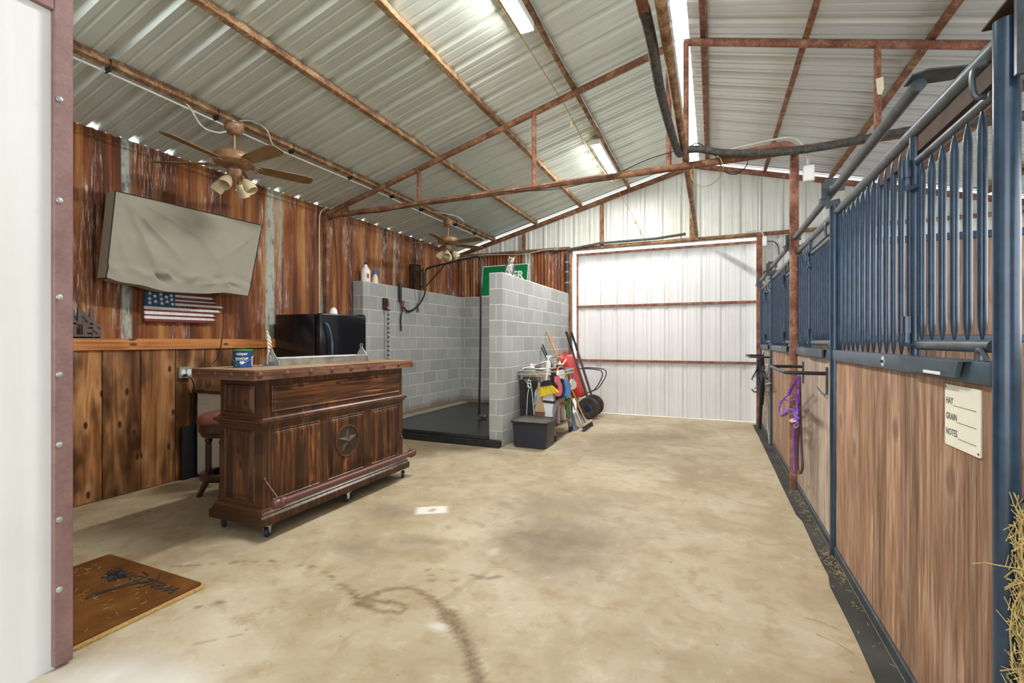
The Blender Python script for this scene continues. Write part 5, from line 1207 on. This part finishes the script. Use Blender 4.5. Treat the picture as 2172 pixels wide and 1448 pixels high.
    m_.build('badge_mark', NAVY, lg)
    return t
s1 = stall_front(1.668, 3.48, 2.27, STALLW, 'stall front nearest the camera, carrying the feed sign', False)
s2 = stall_front(3.54, 5.13, 4.33, STALLG, 'greyed board stall door behind the purple halter', True)
s3 = stall_front(5.19, 6.833, 5.72, STALLW, 'stall front beyond the tall rusty column', False)
s4 = stall_front(6.893, 8.27, 7.62, STALLG, 'farthest stall door beside the sliding door, hung with dark tack', True)
MB().box(FX - .0575, FX - .0565, 1.90, 2.03, 1.252, 1.262).build('label_strip', WHITEP, s1)
for y, r, z, lab in ((1.638, .027, 2.20, 'large slate blue round post nearest the camera'), (3.51, .028, 2.21, 'slate blue post between the first two stall sections'), (5.16, .027, 2.20, 'slate blue post hidden beside the tall rusty column'), (6.863, .028, 2.21, 'slate blue post between the far stall sections'), (8.30, .027, 2.21, 'slate blue post at the end of the stalls by the sliding door')):
    t = thing('stall_post', lab, 'post', (.708, y, 0), 'slate blue stall posts')
    MB().tube([(.708, y, 0.008), (.708, y, z)], r, 28).build('tube', BLUE, t)
    for z_ in (.30, 2.11): MB().box(.712, .732, y - .030, y + .045, z_, z_ + .022, .002).build('clamp', BLUE, t)
def track(ya, yb, label, br):
    t = thing('door_track', label, 'door track', (.69, (ya + yb) / 2, 2.295))
    MB().tube([(.69, ya, 2.295), (.69, yb, 2.295)], .024, 14).build('track_pipe', BLUED, t)
    MB().prism([(.66, ya - .03, 2.316), (.70, ya - .055, 2.316), (.86, ya - .02, 2.316), (.86, ya + .03, 2.316), (.80, ya + .06, 2.316), (.66, ya + .05, 2.316)], (0, 0, .006)).build('end_plate', BLUED, t)
    MB().lathe((.80, ya, 2.322), [(.013, 0), (.013, .008), (0, .010)], 8).lathe((.84, ya, 2.322), [(.013, 0), (.013, .008), (0, .010)], 8).build('bolt', CHROME, t)
    for y in br:
        m_ = MB()
        for q in ((.655, 2.215, .655, 2.36), (.655, 2.36, .735, 2.36), (.735, 2.36, .735, 2.30), (.735, 2.23, .655, 2.215)):
            m_.beam((q[0], y, q[1]), (q[2], y, q[3]), .045, .007, 0, V((0, 1, .001)))
        m_.tube([(.655, y - .02, 2.26), (.62, y - .03, 2.25), (.62, y - .03, 2.21)], .005, 6)
        m_.build('bracket', BLUED, t)
track(2.15, 5.12, 'near overhead door track pipe above the stall fronts', (3.50, 5.08))
track(5.48, 8.36, 'far overhead door track pipe above the stall fronts', (6.86, 8.30))
# dividers inside
def divider(y, z1, label):
    t = thing('stall_divider', label, 'partition', (2.4, y, 0))
    m_ = MB(); x = .80
    while x < 4.06: m_.box(x, x + .129, y - .014, y + .014, .04, z1 - .03, .0025); x += .131
    m_.build('boards', DIVW, t)
    for z in ((.03, 1.38, z1) if z1 > 2 else (.03, z1)): MB().box(.78, 4.10, y - .028, y + .028, z - .03, z + .03, .004).build('rail', BLUE, t)
divider(5.20, 2.26, 'tall wooden divider between two stalls seen through the bars')
struct(MB().box(.76, XR, 1.7, 8.45, .001, .03), 'floor_stall', DIRT, 'bedding covered floor inside the stalls', 'floor')

# rubber mat strip
m_ = MB(); L, Rr = [], []
k = 0
for i in range(60):
    y = .9 + (8.44 - .9) * i / 59
    L.append((.595 + .012 * noise.noise(V((y * 1.3, 0, 0))) + (.02 if 3.2 < y < 4.1 else 0), y))
m_.v = []; vs = []; fs = []
for (x, y) in L: vs += [(x, y, 0.0005), (x, y, .010), (.698, y, .010), (.698, y, .0005)]
for i in range(59):
    a = 4 * i; b = a + 4
    for q in range(3): fs.append((a + q, a + q + 1, b + q + 1, b + q))
m_.add(vs, fs)
solo(m_, 'rubber_strip', RUBMAT, 'black dusty rubber mat strip along the foot of the stalls', 'mat', (.65, 4, 0))
m_ = MB()
for k in range(260):
    y = rnd.choice([rnd.uniform(1.6, 8), rnd.gauss(3.35, .15), rnd.gauss(4.4, .3)]); x = .693 - abs(rnd.gauss(0, .035)); a = rnd.uniform(0, PI); Ls = rnd.uniform(.005, .03)
    x = max(.57, x); m_.tube([(x - Ls * math.cos(a) * .5, y, .0115), (min(.696, x + Ls * math.cos(a) * .5), y + Ls * math.sin(a), .0135)], .0010, 4)
for (x, y, a, Ls) in ((.55, 2.62, 2.6, .16), (.56, 2.45, 2.3, .18), (.60, 3.05, .4, .06)): m_.tube(bez([(x, y, .012), (x + .5 * Ls * math.cos(a), y + .5 * Ls * math.sin(a), .006), (x + Ls * math.cos(a), y + .7 * Ls * math.sin(a), .003)], 5), .0018, 4)
solo(m_, 'straw_litter', STRAW, 'scattered straw bits on the rubber mat strip', 'straw', (.65, 3.5, .01), kind='stuff')

# hay at the right edge
t = thing('hay_bale', 'hay bale with loose straws at the right edge of the picture', 'hay', (1.0, 1.52, 0))
m_ = MB().grid(lambda u, v: V((.712 + .006 * noise.noise(V((u * 30, v * 25, 0))), 1.08 + .515 * u, .001 + .93 * v)), 30, 50)
m_.box(.722, 1.25, 1.08, 1.595, .001, .92); m_.build('bale_core', HAYD, t)
m_ = MB()
for k in range(1500):
    y = rnd.uniform(1.40, 1.60); z = rnd.uniform(.02, .95) ** 1; a = rnd.uniform(0, 2 * PI); b = rnd.gauss(0, .5); Ls = rnd.uniform(.02, .06); x = .708 - abs(rnd.gauss(0, .006))
    p = V((x, y, z)); d = V((-abs(math.sin(b)) * .45, math.cos(a), math.sin(a))) * Ls
    m_.tube([p, p + d], .0012, 3)
o = m_.build('straws', STRAW, t); o['kind'] = 'stuff'
for pts in ([(2172, 1207), (2125, 1200), (2090, 1193), (2063, 1195)], [(2172, 1215), (2150, 1208), (2131, 1224)], [(2172, 1235), (2150, 1240), (2132, 1250)], [(2165, 1255), (2148, 1290), (2142, 1340), (2148, 1420)], [(2170, 1418), (2150, 1419), (2122, 1422)]):
    MB().tube([on_x(u, v, .67) for u, v in pts][::-1], .0015, 6).build('long_straw', STRAW, t)
t = thing('track_cover', 'grey metal corner plate above the nearest blue post', 'bracket', (.72, 1.62, 2.1))
MB().box(.70, .80, 1.575, 1.587, 2.03, 2.24).build('plate', BLUED, t)
MB().prism([(.675, 1.68, 2.204), (.80, 1.68, 2.204), (.80, 1.57, 2.243), (.70, 1.57, 2.243)], (0, 0, .006)).build('top_plate', SHADOWW, t)

# feed sign
t = thing('feed_sign', 'ivory board on the stall reading HAY, GRAIN, NOTES', 'sign', (.70, 1.83, 1.02))
sc_ = [on_x(u, v, FX - .0150) for u, v in ((2013, 816), (2091, 830), (2091, 979), (2012, 943))]
ya, yb = 1.722, 1.944; za, zb = 1.0235, 1.2195
m_ = MB(); pts = []
for (cy_, cz_, q0) in ((yb - .006, zb - .006, 0), (ya + .006, zb - .006, 90), (ya + .006, za + .006, 180), (yb - .006, za + .006, 270)):
    for k in range(4): q = math.radians(q0 + 30 * k); pts.append((FX - .0145, cy_ + .006 * math.cos(q), cz_ + .006 * math.sin(q)))
m_.prism(pts, (-.004, 0, 0)); 
ya_off = .03
m_.v = [(x, y + ya_off, z) for x, y, z in m_.v]; m_.build('board', IVORY, t)
yb += ya_off; ya += ya_off
def TF(y, z): return Matrix(((0, 0, -1, FX - .0187), (-1, 0, 0, y), (0, 1, 0, z), (0, 0, 0, 1)))
for s, z in (('HAY', 1.158), ('GRAIN', 1.108), ('NOTES', 1.058)):
    MB().text(s, .030, TF(yb - .008, z), .0006, .0002, 'LEFT', .82).build('lettering', SIGNINK, t)
for z, y2 in ((1.155, .060), (1.105, .080), (1.055, .088)):
    MB().box(FX - .0195, FX - .0186, ya + .022, yb - y2, z - .0008, z + .0004).build('rule_line', SIGNINK, t)
m_ = MB()
for (y, z) in ((yb - .008, zb - .008), (ya + .010, za + .010)): m_.lathe((FX - .0186, y, z), [(.0035, 0), (.0035, -.0012), (0, -.0015)], 10, RY)
m_.build('screw', SIGNINK, t)

# blanket bars
def blanket_bar(y0, y1, label):
    t = thing('blanket_bar', label, 'bar', (.68, (y0 + y1) / 2, 1.14))
    z = 1.14; x0 = FX - .02
    MB().tube(bez([(x0, y0, z), (.58, y0 + .005, z), (.50, y0 + .02, z), (.462, y0 + .07, z), (.455, (y0 + y1) / 2, z), (.462, y1 - .07, z), (.50, y1 - .02, z), (.58, y1 - .005, z), (x0, y1, z)], 5), .013, 10).build('bar', BLACKP, t)
    for y in (y0, y1): MB().box(FX - .026, FX - .0165, y - .012, y + .012, z - .14, z + .045, .002).build('mounting_plate', BLUED, t)
    MB().tube(bez([(FX - .022, y0, z - .13), (FX - .03, y0 + .02, z - .145), (FX - .045, y0 + .09, z - .12), (FX - .05, y0 + .14, z - .10)], 5), .004, 6).build('hook', BLUED, t)
blanket_bar(3.70, 4.60, 'black U shaped blanket bar on the stall door holding the purple halter')
blanket_bar(7.02, 7.90, 'far black U shaped blanket bar beside the sliding door')

# purple halter
t = thing('rope_halter', 'purple rope halter and lead hanging from the near blanket bar', 'halter', (.60, 4.5, .7))
HX = .600
def hp(u, v, dx=0): return on_x(1560 + u / 4.825, 660 + v / 4.825, HX + dx)
def strand(pts, r=.0058, dx=0, name='rope'):
    MB().tube(bez([hp(u, v, dx) for u, v in pts], 6), r, 7).build(name, PURPLE, t)
strand([(655, 655), (610, 710), (570, 785), (540, 850)]); strand([(662, 660), (640, 700), (590, 770), (560, 840)], dx=.01)
strand([(655, 655), (645, 760), (640, 800), (650, 880), (645, 930), (610, 980), (560, 1010)])
strand([(540, 850), (500, 890), (465, 940), (450, 1000), (460, 1070), (500, 1045), (560, 1010), (610, 1010)])
strand([(560, 830), (600, 835), (630, 840)], dx=.012); strand([(455, 935), (480, 905), (560, 912), (620, 900)], .005, .01)
strand([(460, 960), (490, 990), (540, 1000), (590, 1005), (630, 1060)]); strand([(470, 1075), (520, 1060), (570, 1020)], dx=.01)
strand([(640, 840), (635, 900), (630, 980), (635, 1060), (625, 1100)], .009); strand([(625, 980), (605, 1030), (620, 1090), (640, 1150)], .009, .008)
strand([(620, 1150), (600, 1230), (595, 1330), (598, 1448), (600, 1560), (605, 1640)], .007, name='lead_rope'); strand([(632, 1150), (612, 1230), (606, 1330), (600, 1420)], .006, .01, 'lead_rope')
m_ = MB()
for (u, v) in ((560, 800), (540, 835), (455, 935), (510, 1040), (625, 1080), (612, 1100), (640, 1095), (545, 850), (480, 1065)): m_.ball(hp(u, v), (.013, .017, .013), 10, 8)
m_.build('knots', PURPLE, t)
MB().prism([hp(550, 1115), hp(580, 1095), (hp(620, 1105)), hp(620, 1130), hp(575, 1140)], (-.004, 0, 0)).build('tag', plain('pale_pink_tag', (.70, .50, .66), .5), t)
MB().tube(bez([hp(600, 1165), hp(615, 1190), hp(635, 1180), hp(640, 1160)], 5), .006, 8).build('snap', CHROME, t)
gear('leather_lead', 'dark brown leather strap hanging in a long loop behind the purple halter', 'strap', [('strap', MB().tube(bez([on_x(1696, 796, .64), on_x(1697, 870, .64), on_x(1700, 950, .64), on_x(1702, 990, .64), on_x(1697, 1003, .64), on_x(1692, 990, .635), on_x(1693, 900, .63), on_x(1694, 830, .63)], 6), .010, 8), plain('dark_brown_strap', (.085, .045, .045), .5))], loc=on_x(1697, 900, .64))

# dark tack on far bar
t = thing('tack_bundle', 'black straps and halters hanging from the far blanket bar', 'tack', (.60, 7.6, .6))
m_ = MB(); TXX = .60
def tp_(u, v, dx=0): return on_x(1560 + u / 4.825, 660 + v / 4.825, TXX + dx)
for i, pts in enumerate([[(262, 480), (262, 600), (270, 720), (262, 900), (255, 1050), (250, 1200)], [(250, 490), (240, 600), (245, 750), (265, 880), (258, 1000), (252, 1140)], [(275, 480), (285, 600), (290, 700), (280, 800), (270, 950)], [(232, 500), (228, 560), (225, 650), (235, 760), (250, 860)], [(255, 650), (225, 720), (230, 790)], [(268, 600), (300, 660), (325, 690)]]):
    m_.tube(bez([tp_(u, v, .012 * (i % 3)) for u, v in pts], 5), .022 if i < 3 else .014, 8)
m_.build('straps', plain('black_tack_nylon', (.012, .015, .024), .75), t)
MB().tube(bez([tp_(240, 500), tp_(215, 600), tp_(170, 690), tp_(155, 760), tp_(180, 815), tp_(215, 825)], 6), .010, 8).build('black_rope', BLACKR, t)
t = thing('grey_rope', 'grey coiled rope hanging beside the black tack', 'rope', (.60, 7.3, .8))
m_ = MB()
for pts in ([(325, 540), (330, 600), (310, 700), (290, 760), (250, 740), (190, 790), (180, 720), (220, 640), (310, 600)], [(190, 700), (200, 640), (250, 640), (290, 700), (300, 760), (270, 790), (250, 760), (360, 735)], [(305, 540), (330, 560), (300, 690)]):
    m_.tube(bez([tp_(u, v, .04) for u, v in pts], 6), .009, 6)
m_.build('rope', GREYROPE, t)
gear('pale_strap', 'faded grey strap hanging low on the farthest stall door', 'strap', [('strap', MB().tube(bez([on_x(1621, 850, .67), on_x(1625, 880, .675), on_x(1630, 920, .68), on_x(1632, 945, .68)], 5), .006, 6), GREYROPE)], loc=on_x(1625, 880, .68))

# ------------------------------------------------------------------ light
W = bpy.data.worlds.new('sky'); SC.world = W; W.use_nodes = True
nt = W.node_tree; bg = nt.nodes['Background']
bg.inputs['Color'].default_value = (.93, .97, 1.0, 1); bg.inputs['Strength'].default_value = 2.6
SC.view_settings.view_transform = 'Standard'; SC.view_settings.look = 'None'; SC.view_settings.gamma = 1
SC.view_settings.use_curve_mapping = False
SC.view_settings.exposure = 0.85
